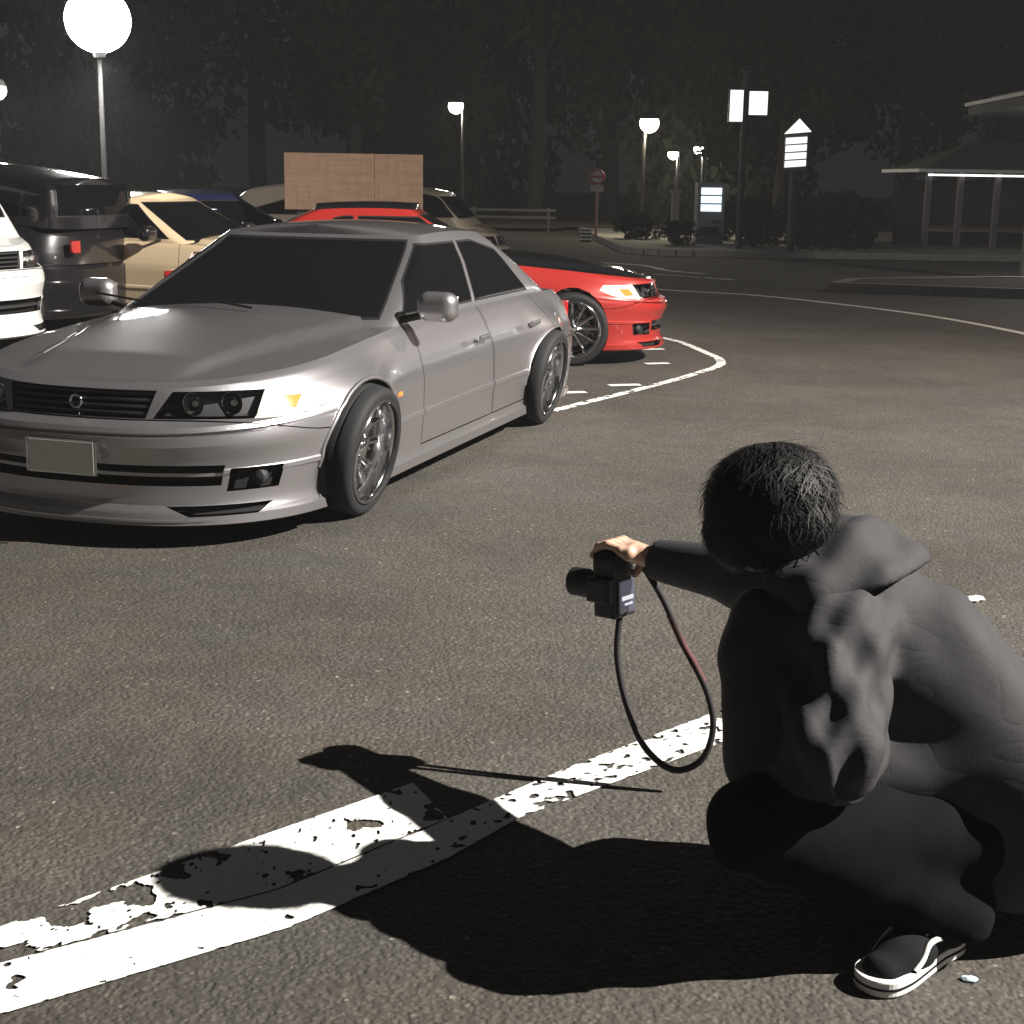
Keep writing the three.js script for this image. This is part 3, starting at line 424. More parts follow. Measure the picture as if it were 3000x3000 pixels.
parkLamp(-8.82, 2.81, -26, 0.16, 20, [1, 0.94, 0.8], 'small street lamp beside the dazzling flood lamp', -0.3);

// ------------------------------------------------------------------ things along the far side
const signWhite = std([0.82, 0.82, 0.8], 0.5), brown = new THREE.MeshStandardMaterial({ map: dataTex(256, 256, (i, j) => { const v = 0.57 + 0.10 * (fbm(i / 60, j / 5) - 0.5) + 0.08 * (fbm(i / 9, j / 40 + 8) - 0.5); return [v, v * 0.82, v * 0.68]; }), roughness: 0.85, side: THREE.DoubleSide });
{ // brown board
  const t = thing('notice_board', [-1.83, 0, -17], 0.06); tag(t, 'plain brown timber board on posts behind the red coupe', 'notice board');
  for (const [x, w] of [[-0.27, 1.0], [0.503, 0.54]]) obj('panel', box(w, 0.62, 0.03, x, 1.43, 0, 0.004), brown, t);
  for (const x of [-0.6, 0.6]) obj('post', box(0.07, 1.72, 0.07, x, 0.86, -0.055), poleDark, t);
}
{ // pole with two lit sign boxes
  const t = thing('sign_pole', [4.70, 0.11, -31.9]); tag(t, 'tall pole carrying two glowing white sign boxes', 'sign');
  obj('pole', bar([0, 0, 0], [0, 3.6, 0], 0.07, 14, 0.06), poleDark, t); obj('cap', [cyl(0.09, 0.09, 0.05, 0, 3.6, 0), box(0.22, 0.03, 0.05, 0, 3.42, 0)], poleDark, t);
  for (const [x, y, w, h] of [[-0.19, 2.92, 0.27, 0.63], [0.26, 2.98, 0.38, 0.47]]) { const b = obj('sign_box', box(w + 0.04, h + 0.04, 0.16, x, y, 0, 0.01), poleDark, t); obj('sign_face', box(w, h, 0.006, x, y, 0.084), glow([1, 0.99, 0.95], 1.4), b); }
}
{ // arrow-topped stacked sign
  const t = thing('arrow_sign', [5.56, 0.11, -30.6]); tag(t, 'stacked white sign with a pointed top on a dark post', 'sign');
  obj('post', bar([0, 0, 0], [0, 2.5, 0], 0.08, 14), poleDark, t);
  const lit = glow([1, 0.99, 0.95], 1.3); const s = new THREE.Shape(); s.moveTo(-0.26, 2.33); s.lineTo(0.28, 2.38); s.lineTo(0.03, 2.63); s.closePath();
  const face = (g) => g.translate(0, 0, 0.09);
  obj('sign_arrow', face(new THREE.ExtrudeGeometry(s, { depth: 0.03, bevelEnabled: false })), lit, t);
  for (let k = 0; k < 4; k++) { const y = 2.21 - k * 0.15, p = new THREE.Shape(); p.moveTo(-0.22, y - 0.08); p.lineTo(0.20, y - 0.045); p.lineTo(0.20, y + 0.075); p.lineTo(-0.22, y + 0.045); p.closePath(); obj('sign_slat', face(new THREE.ExtrudeGeometry(p, { depth: 0.03, bevelEnabled: false })), lit, t); }
  obj('backing', box(0.46, 0.72, 0.03, -0.01, 1.98, 0.07), poleDark, t);
}
{ // vending machine
  const t = thing('vending_machine', [4.38, 0.11, -34.2]); tag(t, 'vending machine with a glowing pale blue display on the pavement', 'vending machine');
  obj('cabinet', box(0.62, 1.36, 0.6, 0, 0.68, -0.3, 0.015), std([0.25, 0.27, 0.32], 0.5), t);
  for (let k = 0; k < 3; k++) obj('display_screen', box(0.46, 0.15, 0.01, 0.0, 1.17 - k * 0.185, 0.006), glow([0.78, 0.92, 1], 1.6), t);
  obj('dispenser_flap', box(0.4, 0.16, 0.012, 0, 0.3, 0.006), blackTrim, t); obj('coin_panel', box(0.16, 0.1, 0.012, 0.14, 0.5, 0.006), metalGrey, t);
}
{ const t = thing('concrete_post', [3.68, 0.11, -35.2]); tag(t, 'pale square concrete post left of the vending machine', 'post'); obj('shaft', box(0.17, 1.12, 0.17, 0, 0.56, 0, 0.01), concrete, t); obj('cap', box(0.22, 0.06, 0.22, 0, 1.15, 0, 0.01), concrete, t); }
{ // round traffic sign over a plate
  const t = thing('traffic_sign', [1.96, 0.11, -37.3]); tag(t, 'round red and white traffic sign over a white plate on a post', 'traffic sign');
  obj('post', bar([0, 0, 0], [0, 1.6, 0], 0.035, 10), std([0.35, 0.2, 0.17], 0.6), t);
  obj('disc', cyl(0.19, 0.19, 0.02, 0, 0, 0, 32).rotateX(Math.PI / 2).translate(0, 1.45, 0.05), std([0.55, 0.5, 0.48], 0.5), t); obj('rim', new THREE.TorusGeometry(0.165, 0.025, 8, 32).translate(0, 1.45, 0.062), std([0.35, 0.05, 0.05], 0.5), t); obj('bar', box(0.28, 0.05, 0.01, 0, 1.45, 0.068), std([0.35, 0.05, 0.05], 0.5), t); obj('plate', box(0.32, 0.14, 0.015, 0, 1.17, 0.05), std([0.45, 0.42, 0.42], 0.5), t);
}
{ const t = thing('striped_bollard', [1.70, 0, -37.0]); tag(t, 'low bollard with three white bands by the kerb', 'bollard'); obj('body', box(0.26, 0.30, 0.26, 0, 0.15, 0, 0.02), poleDark, t); for (let k = 0; k < 3; k++) obj('white_band', box(0.275, 0.035, 0.275, 0, 0.07 + k * 0.085, 0), std([0.85, 0.87, 0.9], 0.35, 0, {}), t); }
{ // low-roofed shelter on posts
  const t = thing('shelter', [11.4, 0.11, -34.2]); tag(t, 'open shelter with a hipped roof and pale gutter on posts', 'shelter');
  const roofMat = std([0.10, 0.10, 0.085], 0.85), P = [[-2.65, 1.68, 1.3], [3.4, 1.68, 1.3], [3.4, 1.68, -2.2], [-2.65, 1.68, -2.2]], R = [[-1.1, 2.36, -0.45], [2.2, 2.36, -0.45]];
  const face = (pts) => { const g = new THREE.BufferGeometry(), a = []; for (let i = 1; i + 1 < pts.length; i++) a.push(...pts[0], ...pts[i], ...pts[i + 1]); g.setAttribute('position', new THREE.Float32BufferAttribute(a, 3)); g.computeVertexNormals(); return g; };
  obj('roof', [face([P[0], P[1], R[1], R[0]]), face([P[2], P[3], R[0], R[1]]), face([P[3], P[0], R[0]]), face([P[1], P[2], R[1]]), face([P[0], P[3], P[2], P[1]])], roofMat, t);
  obj('gutter', box(6.1, 0.07, 0.05, 0.37, 1.69, 1.33), std([0.85, 0.85, 0.83], 0.4), t); obj('gutter', box(0.05, 0.07, 3.4, -2.69, 1.69, -0.45), std([0.85, 0.85, 0.83], 0.4), t);
  obj('tube_light', bar([-2.5, 1.60, 1.22], [3.2, 1.60, 1.22], 0.02), glow([1, 0.98, 0.93], 2.2), t);
  const postM = std([0.16, 0.14, 0.16], 0.7); for (const x of [-2.45, -1.75, -0.95, -0.15, 0.9, 2.2]) obj('post', box(0.12, 1.66, 0.12, x, 0.83, 1.1), postM, t);
  obj('back_wall', box(5.6, 1.5, 0.08, 0.4, 0.75, -1.9), std([0.05, 0.05, 0.05], 0.9), t); obj('rail', box(5.6, 0.05, 0.05, 0.3, 0.42, 1.1), metalGrey, t); obj('bench_seat', box(4.4, 0.06, 0.4, 0.4, 0.42, -1.2), std([0.2, 0.14, 0.1], 0.8), t);
}
{ // station-like canopy at the edge of the view
  const t = thing('canopy_building', [10.5, 0, -24.6], -0.05); tag(t, 'open canopy with pale lit eaves at the side of the road', 'building');
  const w = std([0.82, 0.82, 0.80], 0.5);
  obj('pillar', box(0.16, 2.62, 0.16, -2.2, 1.31, 0.3, 0.01), std([0.2, 0.2, 0.2], 0.6), t); obj('pillar', box(0.34, 2.62, 0.34, 2.2, 1.31, 0.3, 0.01), w, t);
  obj('roof', box(5.4, 0.16, 4.2, 0.25, 2.82, -1.3, 0.01), std([0.12, 0.12, 0.12], 0.8), t);
  obj('fascia', box(5.5, 0.06, 0.06, 0.25, 2.93, 0.82), w, t); obj('fascia', box(5.2, 0.045, 0.06, 0.42, 3.09, 0.7), w, t); obj('fascia', box(4.7, 0.06, 0.05, 0.6, 2.66, 0.72), w, t); obj('fascia', box(0.06, 0.06, 4.2, -2.5, 2.93, -1.25), w, t);
  obj('upper_roof', box(5.1, 0.1, 3.6, 0.42, 3.02, -1.3), std([0.12, 0.12, 0.12], 0.8), t);
  obj('tube_light', bar([-2.3, 2.72, 0.9], [2.8, 2.72, 0.9], 0.02), glow([1, 0.98, 0.95], 4), t);
  { const l = new THREE.PointLight(lin(1, 0.97, 0.92), 14, 0, 2); l.position.set(-1.6, 2.5, 1.35); l.castShadow = true; l.shadow.radius = 4; t.add(l); }
}
{ // guard rail at the far left edge of the lot
  const t = thing('guard_rail', [-7.5, 0, -42.6], 0.02); tag(t, 'long pale guard rail along the far edge of the car park', 'guard rail');
  for (const y of [0.42, 0.62]) obj('rail', box(17.2, 0.07, 0.04, 0, y, 0.05), std([0.2, 0.2, 0.2], 0.6, 0.3), t); for (let k = 0; k < 9; k++) obj('post', cyl(0.045, 0.045, 0.7, -8.4 + k * 2.1, 0.35, 0, 10), metalGrey, t);
}
// trees and shrubs
const leafMats = [[0.020, 0.026, 0.014], [0.016, 0.023, 0.012], [0.024, 0.028, 0.016]].map((c) => phys(c, 0.9, 0, { specularIntensity: 0.2 })), bark = std([0.035, 0.03, 0.025], 0.95);
function crown(n, size, shape) {
  const p = [], g = new THREE.BufferGeometry(); const clumps = Array.from({ length: 26 }, () => { let a; do { a = [rr(-1, 1), rr(-1, 1), rr(-1, 1)]; } while (Math.hypot(...a) > 1 || !shape(a)); return [...a, rr(0.22, 0.42)]; });
  for (let k = 0; k < n; k++) { const c = clumps[Math.floor(rnd() * clumps.length)], u = V(rr(-1, 1), rr(-1, 1), rr(-1, 1)).normalize().multiplyScalar(c[3] * Math.cbrt(rnd())), q = V(c[0], c[1], c[2]).add(u), a = V(rr(-1, 1), rr(-1, 1), rr(-1, 1)).normalize().multiplyScalar(size * rr(0.6, 1.3)), b = V(rr(-1, 1), rr(-1, 1), rr(-1, 1)).cross(a).normalize().multiplyScalar(size * 0.5); const A = q.clone().sub(a), B = q.clone().add(b), C = q.clone().add(a), D = q.clone().sub(b); p.push(...A.toArray(), ...B.toArray(), ...C.toArray(), ...A.toArray(), ...C.toArray(), ...D.toArray()); }
  g.setAttribute('position', new THREE.Float32BufferAttribute(p, 3)); g.computeVertexNormals(); return g;
}
const crowns = [0, 1, 2].map((k) => crown(6500, 0.055, k === 2 ? (a) => Math.hypot(a[0], a[2]) < 0.62 * (1 - a[1]) / 2 + 0.12 : () => true));
function trunkGeo(h) { const l = [bar([0, 0, 0], [0.1, h * 0.55, 0.05], 0.2, 10, 0.13), bar([0.1, h * 0.55, 0.05], [-0.05, h * 0.85, 0], 0.13, 8, 0.05)]; for (let k = 0; k < 6; k++) { const a = k * 1.05, y = h * (0.42 + 0.07 * k); l.push(bar([0.08, y, 0.03], [Math.cos(a) * h * 0.17, y + h * 0.16, Math.sin(a) * h * 0.17], 0.06, 6, 0.02)); } return l; }
const proto = [0, 1, 2].map((k) => { const t = new THREE.Group(); obj('trunk', trunkGeo(6), bark, t); const c = obj('crown', crowns[k], leafMats[k], t); c.position.y = k === 2 ? 4.4 : 4.9; c.scale.set(2.6, k === 2 ? 4.6 : 3.1, 2.6); return t; });
const treeSpots = [[-24, -50, 0, 1.5], [-18.5, -53, 1, 1.7], [-13.4, -49, 2, 1.6], [-9.2, -54, 0, 1.8], [-5.4, -50, 1, 1.5], [-2.6, -57, 2, 1.9], [0.6, -51.5, 0, 1.55], [3.4, -55, 1, 1.7], [6.6, -50.5, 2, 1.5], [9.5, -54, 0, 1.7], [12.6, -50, 1, 1.45], [15.6, -55, 0, 1.8], [18.8, -50, 2, 1.6], [22.5, -54, 1, 1.7], [7.6, -44.2, 1, 0.95], [13.2, -43.6, 0, 1.0], [16.6, -42.5, 1, 1.05]];
const treeWords = ['broad dark tree with a round crown', 'full dark tree with a loose crown', 'tall pointed dark evergreen'];
for (const [x, z, k, s] of treeSpots) { const t = proto[k].clone(); t.name = numbered(['broad_tree', 'leafy_tree', 'evergreen_tree'][k]); t.position.set(x, 0.1, z); t.scale.setScalar(s); t.rotation.y = rr(0, 6); scene.add(t); tag(t, treeWords[k] + (z > -46 ? ' beside the open shelter' : ' in the row behind the car park'), 'tree', k === 0 ? 'broad trees behind the car park' : k === 1 ? 'loose trees behind the car park' : 'evergreens behind the car park'); if (z > -46) t.userData.group += ' by the shelter'; }
const shrubGeo = crown(2600, 0.10, () => true);
for (const [x, z, s] of [[5.2, -33.2, 0.55], [6.3, -32.6, 0.5], [7.1, -33.0, 0.62], [6.7, -35.2, 0.8], [2.9, -36.5, 0.5], [5.4, -36.4, 0.8], [7.7, -36.6, 0.9], [3.6, -33.4, 0.4]]) { const t = thing('shrub', [x, 0.11, z], rr(0, 6)); const c = obj('foliage', shrubGeo, leafMats[Math.floor(rnd() * 3)], t); c.position.y = s * 0.62; c.scale.set(s * 1.1, s * 0.75, s * 1.1); obj('stem', bar([0, 0, 0], [0.02, s * 0.7, 0], 0.03, 6, 0.015), bark, t); tag(t, 'low dark shrub on the pavement between the signs and the shelter', 'shrub', 'shrubs on the pavement'); }

// ------------------------------------------------------------------ the photographer
const J = { pelvis: [1.056, 0.300, -2.86], chest: [0.840, 0.538, -2.90], upper: [0.734, 0.655, -2.92], neck: [0.639, 0.728, -2.93], head: [0.509, 0.856, -2.95], lsh: [0.648, 0.632, -2.79], rsh: [0.765, 0.635, -3.08], relb: [0.558, 0.605, -3.34], rwri: [0.372, 0.592, -3.535], lelb: [0.612, 0.470, -2.61], lwri: [0.545, 0.360, -2.71], lknee: [0.475, 0.310, -2.63], lank: [0.88, 0.10, -2.715], lhip: [0.95, 0.22, -2.80], rhip: [1.05, 0.22, -3.00], rknee: [0.640, 0.300, -3.10], rank: [0.95, 0.10, -3.06] };
const camAt = [0.261, 0.513, -3.60], D0 = V(-0.75, -0.05, -0.66).normalize(), R0 = D0.clone().cross(V(0, 1, 0)).normalize(), U0 = R0.clone().cross(D0);
const camW = (x, y, z) => [camAt[0] + D0.x * x + U0.x * y + R0.x * z, camAt[1] + D0.y * x + U0.y * y + R0.y * z, camAt[2] + D0.z * x + U0.z * y + R0.z * z];
const person = thing('person', [0.75, 0, -2.7]); tag(person, 'person crouching in charcoal jacket and black trousers holding up a camera', 'person');
const rel = (g) => g.translate(-0.75, 0, 2.7);
{
  // head frame: looks down and towards the car
  const hf = V(-0.48, -0.30, -0.82).normalize(), hr = hf.clone().cross(V(0, 1, 0)).normalize(), hu = hr.clone().cross(hf), H = J.head;
  const hp = (f, u, r) => [H[0] + hf.x * f + hu.x * u + hr.x * r, H[1] + hf.y * f + hu.y * u + hr.y * r, H[2] + hf.z * f + hu.z * u + hr.z * r];
  const toHead = (x, y, z) => { const a = x - H[0], b = y - H[1], c = z - H[2]; return [a * hf.x + b * hf.y + c * hf.z, a * hu.x + b * hu.y + c * hu.z, a * hr.x + b * hr.y + c * hr.z]; };
  const ell = (f, u, r, c, s) => { const q = Math.hypot((f - c[0]) / s[0], (u - c[1]) / s[1], (r - c[2]) / s[2]); return (q - 1) * Math.min(...s); };
  const headF = (x, y, z) => { const [f, u, r] = toHead(x, y, z); let d = ell(f, u, r, [-0.005, 0.02, 0], [0.100, 0.098, 0.078]); d = smin(d, ell(f, u, r, [0.035, -0.06, 0], [0.055, 0.060, 0.052]), 0.05); d = smin(d, ell(f, u, r, [0.098, -0.012, 0], [0.020, 0.026, 0.013]), 0.018); d = smin(d, ell(f, u, r, [0.082, -0.062, 0], [0.014, 0.010, 0.024]), 0.012);
    for (const s of [-1, 1]) { d = Math.max(d, -ell(f, u, r, [0.098, 0.012, s * 0.033], [0.014, 0.012, 0.018])); d = smin(d, ell(f, u, r, [-0.005, -0.005, s * 0.080], [0.022, 0.032, 0.010]), 0.012); } return d; };
  const skinList = [[J.pelvis, J.chest, 0.12, 0.12], [J.chest, J.upper, 0.12, 0.08], [J.lsh, J.rsh, 0.05, 0.05], [J.upper, J.neck, 0.07, 0.055], [J.neck, hp(-0.03, -0.06, 0), 0.055, 0.052], [J.lsh, J.lelb, 0.05, 0.038], [J.lelb, J.lwri, 0.038, 0.027], [J.rsh, J.relb, 0.05, 0.038], [J.relb, J.rwri, 0.038, 0.028], [J.lhip, J.lknee, 0.075, 0.05], [J.lknee, J.lank, 0.05, 0.035], [J.rhip, J.rknee, 0.075, 0.05], [J.rknee, J.rank, 0.05, 0.035]];
  const bodyG = nets(caps(skinList, 0.05), [0.28, 0.02, -3.64], [1.27, 0.90, -2.5], 0.014);
  const headG = nets((x, y, z) => smin(headF(x, y, z), cap(x, y, z, J.neck, hp(-0.03, -0.06, 0), 0.055, 0.052), 0.03), [0.30, 0.64, -3.16], [0.72, 1.04, -2.75], 0.005);
  // right hand over the top of the camera, left hand resting on the knee
  const fingers = [[-0.034, 0.062, 1], [-0.012, 0.068, 1.08], [0.011, 0.066, 1.02], [0.032, 0.060, 0.85]].map(([z, , l]) => [camW(-0.040, 0.098, z + 0.004), camW(-0.004, 0.108, z), camW(0.022 * l, 0.100, z), camW(0.044 * l, 0.074, z)]);
  const handR = [[J.rwri, camW(-0.060, 0.088, 0.004), 0.027, 0.027], [camW(-0.060, 0.090, -0.022), camW(-0.046, 0.094, -0.030), 0.020, 0.013], [camW(-0.060, 0.090, 0.022), camW(-0.046, 0.094, 0.032), 0.020, 0.013]];
  for (const f of fingers) { handR.push([f[0], f[1], 0.0105, 0.0098], [f[1], f[2], 0.0098, 0.009], [f[2], f[3], 0.009, 0.0078]); }
  handR.push([camW(-0.072, 0.078, 0.036), camW(-0.060, 0.052, 0.034), 0.013, 0.011], [camW(-0.060, 0.052, 0.034), camW(-0.050, 0.028, 0.018), 0.011, 0.009]);
  const handRG = nets(caps(handR, 0.010), [0.1, 0.43, -3.77], [0.45, 0.70, -3.45], 0.0035);
  const kn = V(...J.lknee), dirF = V(-0.30, -0.45, -0.80).normalize(), sideF = V(-0.9, 0, 0.35).normalize(), upF = V(0, 1, 0), lw = V(...J.lwri);
  const hpt = (f, s, u) => lw.clone().addScaledVector(dirF, f).addScaledVector(sideF, s).addScaledVector(upF, u).toArray();
  const handL = [[J.lwri, hpt(0.06, 0, 0.005), 0.027, 0.026], [hpt(0.05, -0.025, 0), hpt(0.085, -0.03, 0), 0.02, 0.014], [hpt(0.05, 0.025, 0), hpt(0.085, 0.03, 0), 0.02, 0.014]];
  [[-0.033, 0.9], [-0.011, 1.05], [0.012, 1], [0.034, 0.8]].forEach(([s, l]) => handL.push([hpt(0.085, s, 0), hpt(0.085 + 0.04 * l, s, -0.006), 0.0105, 0.0095], [hpt(0.085 + 0.04 * l, s, -0.006), hpt(0.085 + 0.062 * l, s, -0.026), 0.0095, 0.009], [hpt(0.085 + 0.062 * l, s, -0.026), hpt(0.085 + 0.068 * l, s, -0.05), 0.009, 0.008]));
  handL.push([hpt(0.02, 0.03, 0), hpt(0.055, 0.055, -0.012), 0.014, 0.011], [hpt(0.055, 0.055, -0.012), hpt(0.082, 0.058, -0.03), 0.011, 0.009]);
  const handLG = nets(caps(handL, 0.010), [0.36, 0.16, -2.98], [0.67, 0.44, -2.62], 0.0035);
  const skin = phys([0.56, 0.36, 0.26], 0.5, 0, { sheen: 0.2 });
  obj('body', rel(mergeGeometries([bodyG, headG, handRG, handLG])), skin, person);
  for (const s of [-1, 1]) obj('eye', rel(new THREE.SphereGeometry(0.0115, 12, 10).translate(...hp(0.083, 0.012, s * 0.033))), std([0.6, 0.58, 0.55], 0.2), person);
  // hair: a close mop under many separate strands combed out from the crown
  const hairF = (x, y, z) => { const [f, u, r] = toHead(x, y, z), lock = 0.012 * (fbm(f * 26 + 5, r * 26, u * 26, 3) - 0.5);
    let d = ell(f, u, r, [-0.022, 0.018, 0], [0.132, 0.106, 0.118]) - lock; d = smin(d, ell(f, u, r, [-0.085, -0.040, 0], [0.048, 0.070, 0.085]) - lock, 0.04);
    d = smin(d, ell(f, u, r, [-0.005, -0.035, -0.020], [0.112, 0.090, 0.100]) - lock, 0.03); const face = ell(f, u, r, [0.135, -0.06, 0.022], [0.085, 0.095, 0.052]); return Math.max(d, -face, -(u + 0.125)); };
  const hair = phys([0.010, 0.0095, 0.0095], 0.6, 0, { specularIntensity: 0.5 });
  const strandP = [], strandI = [], crownAt = [-0.055, 0.9];
  for (let k = 0; k < 9500; k++) {
    const low = k >= 6500, az = low ? rr(2.2, 5.6) : rr(0, 6.283), reach = rr(0.35, 1.0) * (Math.cos(az) > 0.6 ? 0.72 : 1), n = 7, w = rr(0.0010, 0.0022), start = low ? rr(0.9, 1.75) : Math.pow(rnd(), 0.6) * (Math.cos(az) < 0.3 ? 1.95 : 1.2), len = rr(0.45, 1.0), wave = rr(-0.4, 0.4), lift = rnd() < 0.12 ? rr(0.01, 0.035) : rr(0.001, 0.010), bend = rr(-0.25, 0.25), b0 = strandP.length / 3;
    let prev;
    for (let i = 0; i <= n; i++) {
      const t = i / n, th = start + len * t, a = az + wave * t * t + bend * Math.sin(t * 5 + az * 3);
      const R = 1.03 + lift * 6 * t * t, dir = [Math.sin(th) * Math.cos(a), Math.cos(th), Math.sin(th) * Math.sin(a)], e = low ? [-0.005 + 0.114 * R * dir[0], -0.035 + 0.092 * R * dir[1], -0.020 + 0.102 * R * dir[2]] : [-0.022 + 0.132 * R * dir[0] - 0.010, 0.018 + 0.110 * R * dir[1], 0.121 * R * dir[2]];
      if (dir[0] > 0.45 && dir[2] > -0.3 && e[1] < 0.035) { e[1] = 0.035; } if (!low && dir[0] < -0.2 && e[1] < -0.02) e[0] -= 0.55 * (-0.02 - e[1]);
      const q = V(...hp(...e)), tan = prev ? q.clone().sub(prev) : V(0, 1, 0), sd = V(...hp(...e)).sub(V(...H)).cross(tan).normalize().multiplyScalar(w * (1 - 0.8 * t * t) + 0.0002); prev = q;
      if (i === 0) continue; strandP.push(q.x - sd.x, q.y - sd.y, q.z - sd.z, q.x + sd.x, q.y + sd.y, q.z + sd.z);
    }
    for (let i = 0; i < n - 1; i++) { const q = b0 + i * 2; strandI.push(q, q + 1, q + 3, q, q + 3, q + 2); }
  }
  const strandG = new THREE.BufferGeometry(); strandG.setAttribute('position', new THREE.Float32BufferAttribute(strandP, 3)); strandG.setIndex(strandI); strandG.computeVertexNormals();
  obj('hair', rel(mergeGeometries([nets(hairF, [0.28, 0.64, -3.20], [0.78, 1.04, -2.70], 0.0055), strandG])), hair, person);
  // jacket
  const jl = [[J.pelvis, J.chest, 0.190, 0.160], [J.chest, J.upper, 0.160, 0.118], [J.lsh, J.rsh, 0.085, 0.085], [J.pelvis, [1.10, 0.19, -2.86], 0.190, 0.178], [[1.10, 0.19, -2.86], [1.00, 0.17, -2.80], 0.16, 0.12], [J.chest, [0.52, 0.49, -2.80], 0.14, 0.085], [[0.510, 0.61, -2.84], [0.63, 0.60, -2.80], 0.062, 0.09], [[0.515, 0.42, -2.76], [0.62, 0.48, -2.70], 0.07, 0.08], [[0.495, 0.66, -2.86], [0.478, 0.58, -2.82], 0.055, 0.050], [[0.478, 0.58, -2.82], [0.508, 0.49, -2.78], 0.050, 0.062], [[0.508, 0.49, -2.78], [0.515, 0.385, -2.74], 0.062, 0.070], [[0.515, 0.385, -2.76], [0.92, 0.34, -2.86], 0.075, 0.15], [J.lsh, J.lelb, 0.094, 0.084], [J.lelb, J.lwri, 0.084, 0.060], [J.rsh, J.relb, 0.090, 0.074], [J.relb, J.rwri, 0.074, 0.054], [J.upper, J.neck, 0.11, 0.095]];
  const jbase = caps(jl, 0.05);
  const hoodL = [[[0.531, 0.735, -2.85], 0.030], [[0.605, 0.708, -2.825], 0.052], [[0.705, 0.722, -2.86], 0.066], [[0.778, 0.735, -2.95], 0.064], [[0.750, 0.742, -3.04], 0.056], [[0.640, 0.730, -3.09], 0.035]], hoodU = [[[0.575, 0.752, -2.86], 0.035], [[0.668, 0.772, -2.90], 0.050], [[0.705, 0.778, -2.97], 0.048], [[0.640, 0.765, -3.05], 0.035]];
  const hoodF0 = caps([...hoodL.slice(1).map((q, i) => [hoodL[i][0], q[0], hoodL[i][1], q[1]]), ...hoodU.slice(1).map((q, i) => [hoodU[i][0], q[0], hoodU[i][1], q[1]])], 0.06), hoodF = hoodF0;
  // creases: narrow valleys and soft swells, stretched along the back and along the near sleeve
  const valley = (x, y, z) => Math.exp(-Math.pow((noise(x, y, z) - 0.5) / 0.10, 2));
  const basis = (a, b) => { const T = V(...b).sub(V(...a)).normalize(), A = V(0, 0, 1).cross(T).normalize(), B = T.clone().cross(A); return (x, y, z) => { const px = x - a[0], py = y - a[1], pz = z - a[2]; return [px * T.x + py * T.y + pz * T.z, px * A.x + py * A.y + pz * A.z, px * B.x + py * B.y + pz * B.z]; }; };
  const onBack = basis(J.pelvis, J.chest), onArm = basis(J.lsh, J.lelb);
  const arm = (x, y, z) => Math.min(cap(x, y, z, J.lsh, J.lelb, 0.094, 0.084), cap(x, y, z, J.lelb, J.lwri, 0.084, 0.06));
  const jF = (x, y, z) => {
    let d = jbase(x, y, z); if (d > 0.06) return d;
    const k = sst(0.05, 0.01, arm(x, y, z)), w = (noise(x * 6, y * 6, z * 6) - 0.5) * 2, [a, b, c] = onBack(x, y, z), [e, f2, g] = onArm(x, y, z);
    const th = Math.atan2(g, f2), back = 0.0055 * Math.sin(b * 34 + a * 10 + w * 1.6) * sst(0.45, 0.62, noise(a * 3 + 5, b * 3, c * 3)) + 0.008 * (fbm(a * 3, b * 5, c * 5, 2) - 0.5);
    const pleat = Math.sin(4 * th + e * 26 + w * 1.3), slv = 0.0085 * Math.sign(pleat) * Math.pow(Math.abs(pleat), 0.75) * sst(-0.02, 0.08, e) + 0.005 * Math.sin(7 * th - e * 30 + w * 2);
    d += lerp(back, slv, k);
    const [hf1, hu1, hr1] = toHead(x, y, z);
    return Math.max(d, -ell(hf1, hu1, hr1, [0.0, 0.05, 0], [0.10, 0.14, 0.095]), 0.095 - y + 0.35 * Math.max(0, 0.98 - x) * sst(0.34, 0.24, y), -cap(x, y, z, J.rwri, camW(-0.03, 0.09, 0), 0.040, 0.034)); };
  // the hood lies bunched on the shoulders, its mouth round the nape, its lower edge free
  const hoodShape = (x, y, z) => { const [f, u, r] = toHead(x, y, z); return Math.max(hoodF(x, y, z) + 0.010 * (fbm(x * 9, y * 9, z * 9, 2) - 0.5) + 0.005 * Math.sin(x * 45 + z * 38 + 3 * noise(x * 8, y * 8, z * 8)), 1.150 - (-0.5 * x + 0.8 * y - 0.33 * z) + 0.006 * Math.sin(x * 40 + z * 25), -ell(f, u, r, [0.0, 0.04, 0], [0.105, 0.14, 0.10])); };
  const weave = dataTex(256, 256, (i, j) => { const v = 0.86 + 0.12 * ((i + j) % 4 < 2 ? 1 : 0) * (hash(i >> 1, j >> 1)) + 0.1 * (fbm(i / 30, j / 30) - 0.5); return [v, v, v]; });
  const wrinkle = dataTex(512, 512, (i, j) => { const r = (x, y) => Math.pow(1 - Math.abs(2 * noise(x, y) - 1), 3), v = 0.6 - 0.4 * r(i / 90 + 1.2 * noise(i / 120, j / 120), j / 52) + 0.25 * hash(i, j); return [v, v, v]; }, false);
  const jacketG = rel(nets(jF, [0.30, 0.07, -3.62], [1.34, 0.86, -2.48], 0.0070));
  { const p = jacketG.attributes.position, u = new Float32Array(p.count * 2); for (let i = 0; i < p.count; i++) { u[i * 2] = (p.getX(i) - p.getZ(i)) * 3; u[i * 2 + 1] = p.getY(i) * 3; } jacketG.setAttribute('uv', new THREE.BufferAttribute(u, 2)); }
  const cloth = new THREE.MeshPhysicalMaterial({ color: lin(0.058, 0.057, 0.060), map: weave, bumpMap: wrinkle, bumpScale: 0.0012, roughness: 0.72, specularIntensity: 0.4, side: THREE.DoubleSide });
  const jacket = obj('jacket', jacketG, cloth, person), hoodG = rel(nets(hoodShape, [0.46, 0.58, -3.18], [0.88, 0.88, -2.74], 0.006));
